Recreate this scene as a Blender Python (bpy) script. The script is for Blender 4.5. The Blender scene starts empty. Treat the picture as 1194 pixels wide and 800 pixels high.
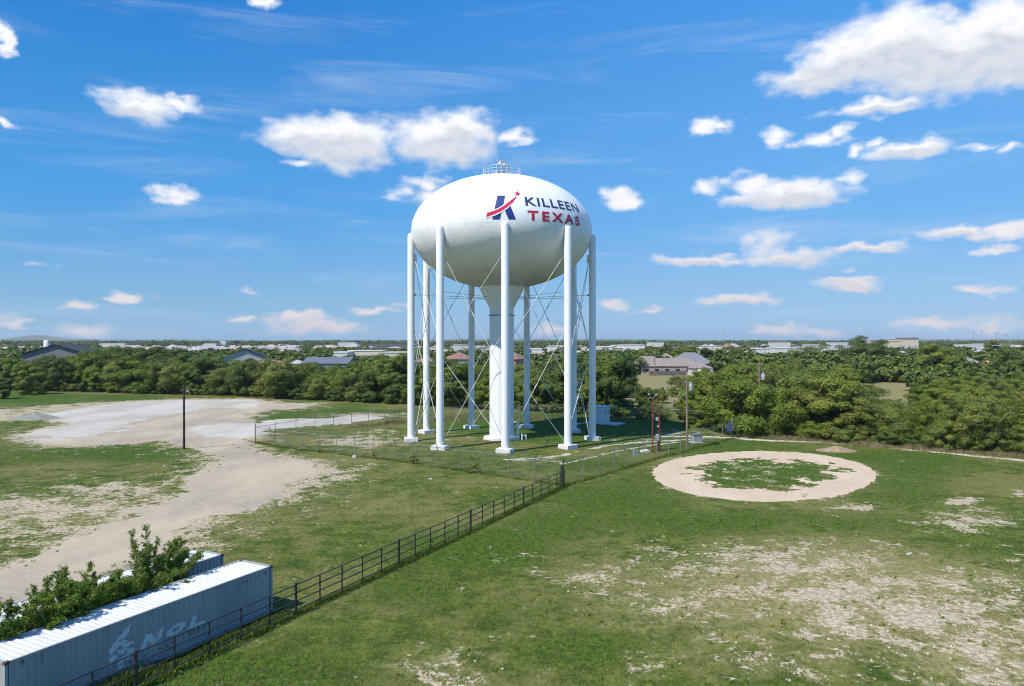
import bpy, bmesh, math, random
import numpy as np
from mathutils import Vector, Matrix
R = math.radians
random.seed(7)
rng = np.random.default_rng(11)

# ------------------------------------------------------------------ survey
# camera stands at (0,0,H) and looks along +Y; a spot of level ground seen at
# (px,py) on the 1194 px wide survey picture lies at G(px,py).
F, H, HY, CX = 850.0, 15.2, 396.0, 597.0
def G(px, py):
    z = F * H / (py - HY)
    return ((px - CX) / F * z, z)
def D(px, Y):                      # lateral place at distance Y
    return (px - CX) / F * Y
def HT(py, Y):                     # height above ground at distance Y
    return H - (py - HY) / F * Y
SUN_EL = 52.0
SUN_XY = (-0.74, -0.67)

scene = bpy.context.scene
col = scene.collection

# ------------------------------------------------------------------ materials
def new_mat(name):
    m = bpy.data.materials.new(name); m.use_nodes = True
    nt = m.node_tree; nt.nodes.clear()
    out = nt.nodes.new('ShaderNodeOutputMaterial')
    return m, nt, out
class NT:
    def __init__(s, nt): s.nt = nt
    def n(s, t, **kw):
        nd = s.nt.nodes.new(t)
        for k, v in kw.items(): setattr(nd, k, v)
        return nd
    def link(s, a, b): s.nt.links.new(a, b)
    def setin(s, sock, v):
        if v is None: return
        if isinstance(v, bpy.types.NodeSocket): s.nt.links.new(v, sock)
        else: sock.default_value = v
    def math(s, op, a, b=None, c=None, clamp=False):
        nd = s.n('ShaderNodeMath', operation=op); nd.use_clamp = clamp
        s.setin(nd.inputs[0], a); s.setin(nd.inputs[1], b); s.setin(nd.inputs[2], c)
        return nd.outputs[0]
    def vmath(s, op, a, b=None):
        nd = s.n('ShaderNodeVectorMath', operation=op)
        s.setin(nd.inputs[0], a); s.setin(nd.inputs[1], b)
        return nd.outputs['Value'] if op in ('LENGTH', 'DOT_PRODUCT', 'DISTANCE') else nd.outputs['Vector']
    def noise(s, vec, scale, detail=4, rough=0.5, dist=0.0, typ='FBM'):
        nd = s.n('ShaderNodeTexNoise'); nd.noise_dimensions = '3D'
        if vec is not None: s.link(vec, nd.inputs['Vector'])
        nd.inputs['Scale'].default_value = scale; nd.inputs['Detail'].default_value = detail
        nd.inputs['Roughness'].default_value = rough; nd.inputs['Distortion'].default_value = dist
        return nd.outputs['Fac']
    def mix(s, fac, a, b, mode='MIX'):
        nd = s.n('ShaderNodeMix', data_type='RGBA', blend_type=mode)
        s.setin(nd.inputs['Factor'], fac)
        for sock, v in ((nd.inputs[6], a), (nd.inputs[7], b)):
            if isinstance(v, (tuple, list)) and len(v) == 3: v = (*v, 1)
            s.setin(sock, v)
        return nd.outputs[2]
    def fmix(s, fac, a, b):
        nd = s.n('ShaderNodeMix', data_type='FLOAT')
        s.setin(nd.inputs['Factor'], fac); s.setin(nd.inputs[2], a); s.setin(nd.inputs[3], b)
        return nd.outputs[0]
    def ss(s, v, lo, hi, a=0.0, b=1.0):
        nd = s.n('ShaderNodeMapRange', interpolation_type='SMOOTHSTEP')
        s.setin(nd.inputs[0], v); s.setin(nd.inputs[1], lo); s.setin(nd.inputs[2], hi)
        s.setin(nd.inputs[3], a); s.setin(nd.inputs[4], b)
        return nd.outputs[0]
    def attr(s, name, out='Fac'):
        nd = s.n('ShaderNodeAttribute'); nd.attribute_name = name
        return nd.outputs[out]
    def bsdf(s, color, rough=0.6, metal=0.0, spec=0.5, normal=None):
        nd = s.n('ShaderNodeBsdfPrincipled')
        if isinstance(color, (tuple, list)) and len(color) == 3: color = (*color, 1)
        s.setin(nd.inputs['Base Color'], color); s.setin(nd.inputs['Roughness'], rough)
        s.setin(nd.inputs['Metallic'], metal); s.setin(nd.inputs['Specular IOR Level'], spec)
        if normal is not None: s.link(normal, nd.inputs['Normal'])
        return nd
    def bump(s, h, strength=0.3, dist=0.05):
        nd = s.n('ShaderNodeBump'); nd.inputs['Strength'].default_value = strength
        nd.inputs['Distance'].default_value = dist
        s.link(h, nd.inputs['Height']); return nd.outputs[0]

def plain(name, c1, c2=None, rough=0.6, scale=1.5, metal=0.0, spec=0.5, bump=0.0, dirt=None, dirt_amt=0.5, streak=False):
    """weathered paint / metal / masonry: two tones, optional dirt patches"""
    m, nt, out = new_mat(name); N = NT(nt)
    tc = N.n('ShaderNodeTexCoord').outputs['Object']
    if streak:
        mp = N.n('ShaderNodeMapping'); mp.inputs['Scale'].default_value = (1, 1, 0.15); N.link(tc, mp.inputs[0]); tc = mp.outputs[0]
    n1 = N.noise(tc, scale, 5, 0.6)
    c2 = c2 or tuple(x * 0.8 for x in c1)
    c = N.mix(N.ss(n1, 0.3, 0.7), c1, c2)
    if dirt:
        n2 = N.noise(tc, scale * 2.7, 6, 0.7)
        c = N.mix(N.ss(n2, 0.72 - 0.3 * dirt_amt, 0.85 - 0.2 * dirt_amt), c, dirt)
    nrm = N.bump(N.noise(tc, scale * 8, 3), bump, 0.02) if bump else None
    N.link(N.bsdf(c, rough, metal, spec, nrm).outputs[0], out.inputs[0])
    return m

def ground_colour(N, pos, bare, lush, dry):
    """grass / bare limestone mix used by the ground sheet and by the tufts on it"""
    big = N.noise(pos, 0.06, 4, 0.55)
    mid = N.noise(pos, 0.5, 7, 0.7)
    fine = N.noise(pos, 2.4, 5, 0.7)
    g1 = N.mix(N.ss(N.math('ADD', mid, N.math('MULTIPLY', fine, 0.8)), 0.76, 1.06), (0.040, 0.072, 0.006), (0.132, 0.160, 0.026))
    g2 = N.mix(N.ss(N.math('ADD', big, N.math('MULTIPLY', mid, 0.6)), 0.72, 0.92), g1, (0.171, 0.162, 0.050))
    dn = N.ss(N.math('ADD', dry, N.math('MULTIPLY', N.math('SUBTRACT', N.noise(pos, 0.9, 5, 0.7), 0.5), 1.2)), 0.25, 0.9)
    g3 = N.mix(dn, g2, (0.260, 0.225, 0.095))
    ln = N.ss(N.math('ADD', lush, N.math('MULTIPLY', N.math('SUBTRACT', mid, 0.5), 2.0)), 0.25, 0.75)
    g4 = N.mix(ln, g3, N.mix(N.ss(fine, 0.38, 0.62), (0.024, 0.060, 0.003), (0.081, 0.140, 0.010)))
    bn = N.math('ADD', N.math('MULTIPLY', N.math('SUBTRACT', N.noise(pos, 2.1, 7, 0.75), 0.5), 2.6),
                N.math('MULTIPLY', N.math('SUBTRACT', N.noise(pos, 0.42, 5, 0.6), 0.5), 2.9))
    bm = N.ss(N.math('ADD', N.math('MULTIPLY', bare, 1.15), bn), 0.55, 0.76)
    soil = N.mix(N.ss(N.noise(pos, 3.0, 6, 0.8), 0.40, 0.62), (0.27, 0.22, 0.125), (0.56, 0.465, 0.34))
    return N.mix(bm, g4, soil), bm, fine

def ground_mat():
    m, nt, out = new_mat('grassland'); N = NT(nt)
    pos = N.n('ShaderNodeNewGeometry').outputs['Position']
    c, bm, fine = ground_colour(N, pos, N.attr('bare'), N.attr('lush'), N.attr('dry'))
    # blade-scale speckle
    mps = N.n('ShaderNodeMapping'); mps.inputs['Scale'].default_value = (1, .6, 1); N.link(pos, mps.inputs[0]); sp = N.noise(mps.outputs[0], 3.6, 5, 0.75)
    c = N.mix(N.math('MULTIPLY', N.ss(sp, 0.45, 0.60), N.math('SUBTRACT', 0.72, N.math('MULTIPLY', bm, 0.50))), c, N.mix(0.70, c, (0.02, 0.035, 0.006)))
    h = N.math('ADD', N.math('MULTIPLY', fine, 0.6), sp)
    N.link(N.bsdf(c, 0.95, 0, 0.15, N.bump(h, 0.35, 0.10)).outputs[0], out.inputs[0])
    return m
def tuft_mat():
    m, nt, out = new_mat('grass_tufts'); N = NT(nt)
    pos = N.n('ShaderNodeNewGeometry').outputs['Position']
    c, bm, fine = ground_colour(N, pos, 0.0, N.attr('lush'), N.attr('dry'))
    rnd = N.n('ShaderNodeNewGeometry').outputs['Random Per Island']
    c = N.mix(N.math('MULTIPLY', rnd, 0.6), c, (0.20, 0.23, 0.075)); c = N.mix(1.0, c, (1.35, 1.35, 1.3, 1), 'MULTIPLY')
    b = N.bsdf(c, 0.8, 0, 0.2)
    t = N.n('ShaderNodeBsdfTranslucent'); N.link(c, t.inputs[0])
    ms = N.n('ShaderNodeMixShader'); ms.inputs[0].default_value = 0.5
    N.link(b.outputs[0], ms.inputs[1]); N.link(t.outputs[0], ms.inputs[2]); N.link(ms.outputs[0], out.inputs[0])
    return m
def dirt_mat(name, a, b, c, sc=0.12):
    m, nt, out = new_mat(name); N = NT(nt)
    pos = N.n('ShaderNodeNewGeometry').outputs['Position']
    mp = N.n('ShaderNodeMapping'); mp.inputs['Rotation'].default_value = (0, 0, R(-35)); mp.inputs['Scale'].default_value = (1, 0.45, 1)
    N.link(pos, mp.inputs[0])
    k = N.mix(N.ss(N.noise(mp.outputs[0], sc, 6, 0.6), 0.35, 0.65), a, b)
    k = N.mix(N.ss(N.noise(pos, 1.4, 7, 0.75), 0.5, 0.75), k, c)
    fine = N.noise(pos, 7, 5, 0.8)
    k = N.mix(N.math('MULTIPLY', N.ss(fine, 0.55, 0.75), 0.35), k, tuple(x * 0.55 for x in c))
    N.link(N.bsdf(k, 0.95, 0, 0.15, N.bump(fine, 0.5, 0.05)).outputs[0], out.inputs[0])
    return m
def leaf_mat(name, dark, light, trans=0.18, shared_hue=0.35):
    m, nt, out = new_mat(name); N = NT(nt)
    g = N.n('ShaderNodeNewGeometry'); rnd = g.outputs['Random Per Island']
    oi = N.n('ShaderNodeObjectInfo')
    tc = N.n('ShaderNodeTexCoord').outputs['Object']
    cl = N.noise(tc, 0.55, 2, 0.5)
    c = N.mix(N.ss(N.math('ADD', N.math('MULTIPLY', rnd, 0.55), N.math('MULTIPLY', cl, 0.75)), 0.3, 0.95), dark, light)
    c = N.mix(N.math('MULTIPLY', oi.outputs['Random'], shared_hue), c, N.mix(0.5, c, (0.13, 0.14, 0.028)))
    b = N.bsdf(c, 0.65, 0, 0.25)
    t = N.n('ShaderNodeBsdfTranslucent'); N.link(c, t.inputs[0])
    ms = N.n('ShaderNodeMixShader'); ms.inputs[0].default_value = trans
    N.link(b.outputs[0], ms.inputs[1]); N.link(t.outputs[0], ms.inputs[2]); N.link(ms.outputs[0], out.inputs[0])
    return m
def chain_mat():
    m, nt, out = new_mat('galvanised_chain_link'); N = NT(nt)
    tc = N.n('ShaderNodeTexCoord').outputs['Object']
    sx = N.n('ShaderNodeSeparateXYZ'); N.link(tc, sx.inputs[0])
    s = N.math('MULTIPLY', sx.outputs[0], 1 / 0.085); t = N.math('MULTIPLY', sx.outputs[2], 1 / 0.085)
    def wire(v):
        fr = N.math('FRACT', v)
        return N.math('LESS_THAN', N.math('ABSOLUTE', N.math('SUBTRACT', fr, 0.5)), 0.030)
    w = N.math('MAXIMUM', wire(N.math('ADD', s, t)), wire(N.math('SUBTRACT', s, t)))
    b = N.bsdf((0.20, 0.21, 0.20), 0.5, 0.6)
    tr = N.n('ShaderNodeBsdfTransparent')
    ms = N.n('ShaderNodeMixShader'); N.link(w, ms.inputs[0]); N.link(tr.outputs[0], ms.inputs[1]); N.link(b.outputs[0], ms.inputs[2])
    N.link(ms.outputs[0], out.inputs[0])
    return m

M = {}
M['ground'] = ground_mat()
M['tuft'] = tuft_mat()
M['road'] = dirt_mat('packed_tan_dirt', (0.43, 0.355, 0.25), (0.31, 0.262, 0.20), (0.50, 0.425, 0.31))
M['lot'] = dirt_mat('white_caliche', (0.475, 0.440, 0.375), (0.37, 0.335, 0.275), (0.53, 0.50, 0.44))
M['ring'] = dirt_mat('infield_dirt', (0.539, 0.423, 0.298), (0.484, 0.377, 0.260), (0.586, 0.474, 0.344), 0.3)
M['path'] = dirt_mat('pale_track_gravel', (0.52, 0.47, 0.38), (0.42, 0.38, 0.30), (0.60, 0.55, 0.46), 0.3)
M['pad'] = plain('pale_concrete', (0.55, 0.54, 0.51), (0.45, 0.44, 0.42), 0.85, 2)
def tank_mat():
    m, nt, out = new_mat('white_tank_paint'); N = NT(nt)
    tc = N.n('ShaderNodeTexCoord').outputs['Object']
    sx = N.n('ShaderNodeSeparateXYZ'); N.link(tc, sx.inputs[0])
    mp = N.n('ShaderNodeMapping'); mp.inputs['Scale'].default_value = (1, 1, 0.22); N.link(tc, mp.inputs[0])
    n1 = N.noise(mp.outputs[0], 0.5, 6, 0.65)
    c = N.mix(N.ss(n1, 0.35, 0.8), (0.83, 0.83, 0.82), (0.745, 0.75, 0.745))
    # belly shade painted into the colour: grey deepens toward the underside
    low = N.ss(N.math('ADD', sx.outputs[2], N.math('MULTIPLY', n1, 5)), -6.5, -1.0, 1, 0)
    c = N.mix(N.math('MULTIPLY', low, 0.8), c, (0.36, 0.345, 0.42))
    # weld seams: meridian plates and two girth rings
    ang = N.math('ARCTAN2', sx.outputs[1], sx.outputs[0])
    fr = N.math('FRACT', N.math('MULTIPLY', ang, 18 / math.tau))
    seam = N.math('LESS_THAN', N.math('ABSOLUTE', N.math('SUBTRACT', fr, 0.5)), 0.004)
    ring = N.math('LESS_THAN', N.math('ABSOLUTE', N.math('ADD', sx.outputs[2], 0.6)), 0.04)
    seam = N.math('MAXIMUM', seam, ring)
    c = N.mix(N.math('MULTIPLY', seam, 0.18), c, (0.45, 0.45, 0.45))
    wv = N.noise(tc, 0.33, 3, 0.5)
    b = N.bsdf(c, N.math('ADD', 0.30, N.math('MULTIPLY', n1, 0.2)), 0, 0.5, N.bump(wv, 0.35, 0.35))
    N.link(b.outputs[0], out.inputs[0]); return m
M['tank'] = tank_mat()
M['white'] = plain('white_steel_paint', (0.82, 0.83, 0.83), (0.74, 0.75, 0.76), 0.35, 0.5, streak=True)
M['rod'] = plain('white_brace_rod', (0.62, 0.62, 0.60), (0.52, 0.52, 0.50), 0.5, 1)
M['foot'] = plain('white_painted_concrete', (0.74, 0.73, 0.70), (0.62, 0.60, 0.56), 0.8, 1.5, dirt=(0.38, 0.33, 0.26), dirt_amt=0.35)
M['blue'] = plain('navy_blue_paint', (0.018, 0.045, 0.21), (0.014, 0.035, 0.17), 0.4)
M['navy'] = plain('dark_slate_blue_paint', (0.025, 0.05, 0.14), (0.02, 0.04, 0.12), 0.4)
M['red'] = plain('bright_red_paint', (0.62, 0.012, 0.05), (0.55, 0.012, 0.045), 0.4)
M['dred'] = plain('deep_red_paint', (0.45, 0.012, 0.035), (0.40, 0.012, 0.03), 0.4)
M['galv'] = plain('galvanised_steel', (0.30, 0.30, 0.28), (0.22, 0.22, 0.21), 0.5, 3, 0.4)
M['chain'] = chain_mat()
M['pipe'] = plain('black_pipe_paint', (0.022, 0.024, 0.028), (0.045, 0.04, 0.038), 0.45, 3, dirt=(0.10, 0.055, 0.035), dirt_amt=0.2)
M['cont'] = plain('faded_blue_grey_container_paint', (0.36, 0.365, 0.365), (0.28, 0.29, 0.30), 0.6, 0.8, dirt=(0.20, 0.21, 0.22), dirt_amt=0.35, streak=True)
M['croof'] = plain('white_container_roof', (0.66, 0.66, 0.65), (0.56, 0.56, 0.55), 0.6, 1.0, dirt=(0.42, 0.36, 0.30), dirt_amt=0.12)
M['cmark'] = plain('pale_faded_lettering', (0.68, 0.71, 0.72), (0.54, 0.58, 0.61), 0.6, 3)
M['cdark'] = plain('worn_dark_lettering', (0.10, 0.10, 0.11), (0.22, 0.24, 0.26), 0.7, 6)
M['rust'] = plain('rusty_steel', (0.16, 0.07, 0.045), (0.05, 0.04, 0.04), 0.8, 6)
M['wood'] = plain('weathered_pole_wood', (0.24, 0.185, 0.13), (0.15, 0.12, 0.09), 0.9, 2, streak=True)
M['dwood'] = plain('creosoted_pole_wood', (0.022, 0.020, 0.020), (0.035, 0.030, 0.028), 0.8, 2)
M['bark'] = plain('grey_brown_bark', (0.13, 0.10, 0.075), (0.07, 0.055, 0.04), 0.95, 2)
M['redpole'] = plain('red_pole_paint', (0.26, 0.035, 0.03), (0.19, 0.03, 0.025), 0.5, 3)
M['dredpole'] = plain('rust_red_pole_paint', (0.20, 0.035, 0.03), (0.12, 0.03, 0.028), 0.6, 3)
M['grey'] = plain('grey_equipment_paint', (0.38, 0.39, 0.40), (0.30, 0.31, 0.32), 0.5, 2)
M['black'] = plain('black_rubber', (0.02, 0.02, 0.02), None, 0.6)
M['sign'] = plain('white_sign_face', (0.74, 0.76, 0.76), None, 0.5)
M['bsign'] = plain('blue_sign_face', (0.06, 0.10, 0.27), None, 0.5)
M['cab'] = plain('white_cabinet_paint', (0.72, 0.75, 0.78), (0.62, 0.65, 0.68), 0.5, 1)
M['glass'] = plain('dark_window_glass', (0.03, 0.035, 0.04), None, 0.15)
M['soilpile'] = plain('dry_tan_soil', (0.36, 0.26, 0.15), (0.20, 0.15, 0.09), 0.95, 2.0, bump=0.6)
M['greypile'] = plain('grey_gravel', (0.26, 0.25, 0.22), (0.18, 0.19, 0.14), 0.95, 2.0, bump=0.6)
M['hill'] = plain('far_hillside', (0.10, 0.13, 0.06), (0.17, 0.16, 0.10), 0.95, 0.006)
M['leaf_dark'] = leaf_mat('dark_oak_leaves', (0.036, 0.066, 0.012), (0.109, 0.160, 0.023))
M['leaf_mid'] = leaf_mat('mid_green_leaves', (0.054, 0.096, 0.010), (0.196, 0.256, 0.026))
M['leaf_olive'] = leaf_mat('olive_green_leaves', (0.066, 0.096, 0.016), (0.217, 0.245, 0.044))
M['leaf_yellow'] = leaf_mat('yellow_green_leaves', (0.080, 0.119, 0.012), (0.250, 0.280, 0.036))
M['leaf_bright'] = leaf_mat('bright_green_leaflets', (0.074, 0.132, 0.012), (0.211, 0.298, 0.035), 0.3)
M['leaf_grey'] = leaf_mat('grey_green_leaves', (0.063, 0.090, 0.050), (0.180, 0.216, 0.117))
M['leaf_far'] = leaf_mat('far_wood_leaves', (0.047, 0.079, 0.014), (0.144, 0.190, 0.032))
M['straw'] = leaf_mat('dry_straw_weeds', (0.14, 0.11, 0.05), (0.34, 0.28, 0.15))

# ------------------------------------------------------------------ mesh helpers
class MB:
    def __init__(s): s.v = []; s.f = []; s.sm = []
    def add(s, vs, fs, smooth=False):
        o = len(s.v); s.v += [tuple(map(float, p)) for p in vs]
        s.f += [tuple(i + o for i in f) for f in fs]; s.sm += [smooth] * len(fs); return s
    def box(s, c, d, rz=0.0):
        cx, cy, cz = c; dx, dy, dz = d[0] / 2, d[1] / 2, d[2] / 2
        ca, sa = math.cos(rz), math.sin(rz); vs = []
        for z in (-dz, dz):
            for x, y in ((-dx, -dy), (dx, -dy), (dx, dy), (-dx, dy)):
                vs.append((cx + x * ca - y * sa, cy + x * sa + y * ca, cz + z))
        return s.add(vs, [(3, 2, 1, 0), (4, 5, 6, 7), (0, 1, 5, 4), (1, 2, 6, 5), (2, 3, 7, 6), (3, 0, 4, 7)])
    def tube(s, p, q, r, r2=None, n=8, caps=True):
        r2 = r if r2 is None else r2
        p, q = Vector(p), Vector(q); d = (q - p).normalized()
        u = d.orthogonal().normalized(); w = d.cross(u); vs = []
        for c, rr in ((p, r), (q, r2)):
            for i in range(n):
                a = math.tau * i / n; vs.append(c + (u * math.cos(a) + w * math.sin(a)) * rr)
        s.add(vs, [(i, (i + 1) % n, n + (i + 1) % n, n + i) for i in range(n)], True)
        if caps: s.add(vs, [tuple(range(n - 1, -1, -1)), tuple(range(n, 2 * n))])
        return s
    def path(s, pts, r, n=6):
        for a, b in zip(pts[:-1], pts[1:]): s.tube(a, b, r, None, n, False)
        return s
    def lathe(s, prof, c=(0, 0, 0), n=48, smooth=True):
        vs = []
        for r, z in prof:
            for i in range(n):
                a = math.tau * i / n; vs.append((c[0] + r * math.cos(a), c[1] + r * math.sin(a), c[2] + z))
        fs = [(k * n + i, k * n + (i + 1) % n, (k + 1) * n + (i + 1) % n, (k + 1) * n + i) for k in range(len(prof) - 1) for i in range(n)]
        return s.add(vs, fs, smooth)
    def prism(s, poly, z0, z1):
        n = len(poly); vs = [(x, y, z0) for x, y in poly] + [(x, y, z1) for x, y in poly]
        return s.add(vs, [tuple(range(n - 1, -1, -1)), tuple(range(n, 2 * n))] + [(i, (i + 1) % n, n + (i + 1) % n, n + i) for i in range(n)])
    def build(s, name, m, parent=None, loc=None):
        me = bpy.data.meshes.new(name); me.from_pydata(s.v, [], s.f)
        me.polygons.foreach_set('use_smooth', s.sm); me.materials.append(m); me.update()
        return link(name, me, parent, loc)
def link(name, me, parent=None, loc=None):
    o = bpy.data.objects.new(name, me); col.objects.link(o)
    if parent is not None: o.parent = parent
    if loc is not None: o.location = loc
    return o
def tag(o, label=None, cat=None, group=None, kind=None):
    if label: o['label'] = label
    if cat: o['category'] = cat
    if group: o['group'] = group
    if kind: o['kind'] = kind
    return o
def thing(name, label, cat, loc=(0, 0, 0), rz=0.0, group=None):
    o = bpy.data.objects.new(name, None); col.objects.link(o); o.location = loc; o.rotation_euler = (0, 0, rz)
    o.empty_display_size = 0.3
    return tag(o, label, cat, group)
def quads_mesh(name, V, m, smooth=False, nper=4):
    """numpy (k*nper,3) -> separate faces"""
    k = len(V) // nper
    me = bpy.data.meshes.new(name)
    me.vertices.add(len(V)); me.vertices.foreach_set('co', np.asarray(V, np.float32).ravel())
    me.loops.add(k * nper); me.loops.foreach_set('vertex_index', np.arange(k * nper, dtype=np.int32))
    me.polygons.add(k); me.polygons.foreach_set('loop_start', np.arange(0, k * nper, nper, dtype=np.int32))
    me.polygons.foreach_set('loop_total', np.full(k, nper, np.int32))
    me.materials.append(m); me.update(calc_edges=True)
    return me

# ------------------------------------------------------------------ numeric helpers
def vnoise(x, y, seed=0):
    xi = np.floor(x).astype(np.int64); yi = np.floor(y).astype(np.int64); fx = x - xi; fy = y - yi
    fx = fx * fx * (3 - 2 * fx); fy = fy * fy * (3 - 2 * fy)
    def h(i, j):
        n = (i * 374761393 + j * 668265263 + seed * 974634777) & 0xffffffff
        n = ((n ^ (n >> 13)) * 1274126177) & 0xffffffff
        return ((n ^ (n >> 16)) & 0xffff) / 65535.0
    a = h(xi, yi); b = h(xi + 1, yi); c = h(xi, yi + 1); d = h(xi + 1, yi + 1)
    return (a + (b - a) * fx) * (1 - fy) + (c + (d - c) * fx) * fy
def fbm(x, y, oct=4, seed=0, gain=0.55):
    t = np.zeros_like(x, dtype=float); amp = 1; tot = 0
    for o in range(oct):
        t += amp * vnoise(x * 2 ** o, y * 2 ** o, seed + o); tot += amp; amp *= gain
    return t / tot - 0.5
def sdf_poly(X, Y, poly):
    poly = np.array(poly, float); d = np.full(X.shape, 1e18); ins = np.zeros(X.shape, bool)
    n = len(poly)
    for i in range(n):
        ax, ay = poly[i]; bx, by = poly[(i + 1) % n]
        ex, ey = bx - ax, by - ay
        t = np.clip(((X - ax) * ex + (Y - ay) * ey) / (ex * ex + ey * ey + 1e-12), 0, 1)
        d = np.minimum(d, (X - ax - t * ex) ** 2 + (Y - ay - t * ey) ** 2)
        c = ((ay > Y) != (by > Y))
        with np.errstate(divide='ignore', invalid='ignore'):
            xi = ex * (Y - ay) / (ey if ey != 0 else 1e-12) + ax
        ins ^= c & (X < xi)
    d = np.sqrt(d); return np.where(ins, -d, d)
def sdf_line(X, Y, pts, w):
    d = np.full(X.shape, 1e18)
    for (ax, ay), (bx, by) in zip(pts[:-1], pts[1:]):
        ex, ey = bx - ax, by - ay
        t = np.clip(((X - ax) * ex + (Y - ay) * ey) / (ex * ex + ey * ey + 1e-12), 0, 1)
        d = np.minimum(d, (X - ax - t * ex) ** 2 + (Y - ay - t * ey) ** 2)
    return np.sqrt(d) - w
def inside(x, y, poly):
    r = False; n = len(poly)
    for i in range(n):
        ax, ay = poly[i]; bx, by = poly[(i + 1) % n]
        if (ay > y) != (by > y) and x < (bx - ax) * (y - ay) / (by - ay) + ax: r = not r
    return r
def sheet(name, bounds, cell, func, z, m):
    """level sheet covering func(X,Y) < 0, its outline cut cell by cell"""
    x0, x1, y0, y1 = bounds
    xs = np.arange(x0, x1 + cell, cell); ys = np.arange(y0, y1 + cell, cell)
    X, Y = np.meshgrid(xs, ys); S = func(X, Y)
    ny, nx = S.shape; vs = []; fs = []; vid = {}
    neg = S < 0
    cnt = neg[:-1, :-1].astype(int) + neg[:-1, 1:] + neg[1:, 1:] + neg[1:, :-1]
    def corner(j, i):
        k = (j, i)
        if k not in vid: vid[k] = len(vs); vs.append((xs[i], ys[j], z))
        return vid[k]
    def edge(j, i, j2, i2):
        k = (j, i, j2, i2) if (j, i) < (j2, i2) else (j2, i2, j, i)
        if k not in vid:
            a, b = S[k[0], k[1]], S[k[2], k[3]]; t = a / (a - b)
            vid[k] = len(vs); vs.append((xs[k[1]] + (xs[k[3]] - xs[k[1]]) * t, ys[k[0]] + (ys[k[2]] - ys[k[0]]) * t, z))
        return vid[k]
    for j, i in zip(*np.nonzero(cnt)):
        if cnt[j, i] == 4: fs.append((corner(j, i), corner(j, i + 1), corner(j + 1, i + 1), corner(j + 1, i))); continue
        cs = [(j, i), (j, i + 1), (j + 1, i + 1), (j + 1, i)]; f = []
        for k in range(4):
            a, b = cs[k], cs[(k + 1) % 4]
            if neg[a]: f.append(corner(*a))
            if neg[a] != neg[b]: f.append(edge(*a, *b))
        if len(f) > 2: fs.append(tuple(f))
    me = bpy.data.meshes.new(name); me.from_pydata(vs, [], fs); me.materials.append(m); me.update()
    return tag(link(name, me), kind='structure')

def GP(pts): return [G(*p) for p in pts]

# ------------------------------------------------------------------ ground shapes (surveyed outlines)
ROAD = GP([(-90, 487), (0, 478), (60, 473), (110, 470), (200, 466), (290, 465), (325, 470), (372, 470), (345, 476), (305, 478), (285, 487), (283, 497), (300, 505),
           (296, 511), (283, 516), (292, 524), (318, 531), (345, 536), (385, 548), (352, 566), (330, 580), (290, 592), (240, 606), (225, 622), (195, 640), (150, 655), (110, 668),
           (60, 690), (0, 722), (-80, 765), (-150, 745), (-60, 700), (0, 665), (50, 643), (100, 620), (150, 600), (200, 577), (222, 558), (245, 545), (252, 535),
           (242, 526), (222, 521), (185, 513), (150, 517), (100, 520), (52, 519), (30, 508), (55, 500), (85, 494), (60, 488), (25, 489), (-10, 490), (-90, 494)])
LOT1 = GP([(-90, 489), (0, 479), (60, 474), (110, 471), (200, 467), (290, 466), (312, 471), (285, 476), (245, 476), (225, 481), (185, 486), (160, 492), (135, 500), (105, 508), (60, 513),
           (35, 508), (60, 500), (85, 494), (60, 488), (20, 490), (-90, 496)])
LOT2 = GP([(228, 500), (270, 493), (300, 494), (335, 490), (390, 488), (420, 485), (440, 487), (385, 495), (330, 500), (296, 511), (240, 511), (215, 508)])
RING_O = []
for k in range(40):
    a = math.tau * k / 40; yy = 553 - (27 if math.sin(a) > 0 else 32) * math.sin(a)
    RING_O.append(G(891 + 130 * math.cos(a) + (6 if math.sin(a) < 0 else -6) * abs(math.sin(a)), yy))
RING_I = GP([(808, 553), (818, 546), (832, 538), (852, 536), (880, 534), (900, 536), (912, 540), (928, 537), (962, 541), (976, 546), (972, 554), (962, 561), (945, 566), (915, 572), (898, 568), (880, 567), (862, 570), (842, 566), (825, 561), (815, 556)])
PATH1 = GP([(770, 509), (820, 509), (870, 512), (905, 514), (950, 515.5), (1000, 519), (1050, 523), (1110, 529), (1194, 537), (1320, 549)])
PATH1B = GP([(868, 508), (905, 511), (950, 513), (1000, 516), (1050, 519.5), (1110, 525), (1194, 532), (1320, 543)])
TRACK = GP([(590, 536), (625, 534.5), (655, 531), (680, 525), (710, 519.5), (745, 516), (780, 514), (830, 511), (868, 510)])
TRACK2 = GP([(655, 541), (690, 533), (720, 526), (760, 519), (790, 516)])
def ragged(X, Y, amp, sc, seed=0): return fbm(X * sc, Y * sc, 5, seed, 0.62) * 2 * amp
sheet('dirt_road', (-95, -10, 24, 200), 0.36, lambda X, Y: sdf_poly(X, Y, ROAD) + ragged(X, Y, 4.2, 0.20) + ragged(X, Y, 1.6, 1.1, 31), 0.004, M['road'])
sheet('gravel_lot', (-95, -20, 85, 200), 0.45, lambda X, Y: np.minimum(sdf_poly(X, Y, LOT1), sdf_poly(X, Y, LOT2)) + ragged(X, Y, 6.5, 0.11, 5) + ragged(X, Y, 2.0, .8, 33), 0.009, M['lot'])
def ringf(X, Y):
    i = sdf_poly(X, Y, RING_I) + ragged(X, Y, 4.6, 0.42, 9) + ragged(X, Y, 2.6, 1.6, 12)
    return np.maximum(sdf_poly(X, Y, RING_O) + ragged(X, Y, 0.5, 1.1, 3), -i)
sheet('infield_dirt_ring', (10, 55, 60, 108), 0.22, ringf, 0.004, M['ring'])
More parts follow.
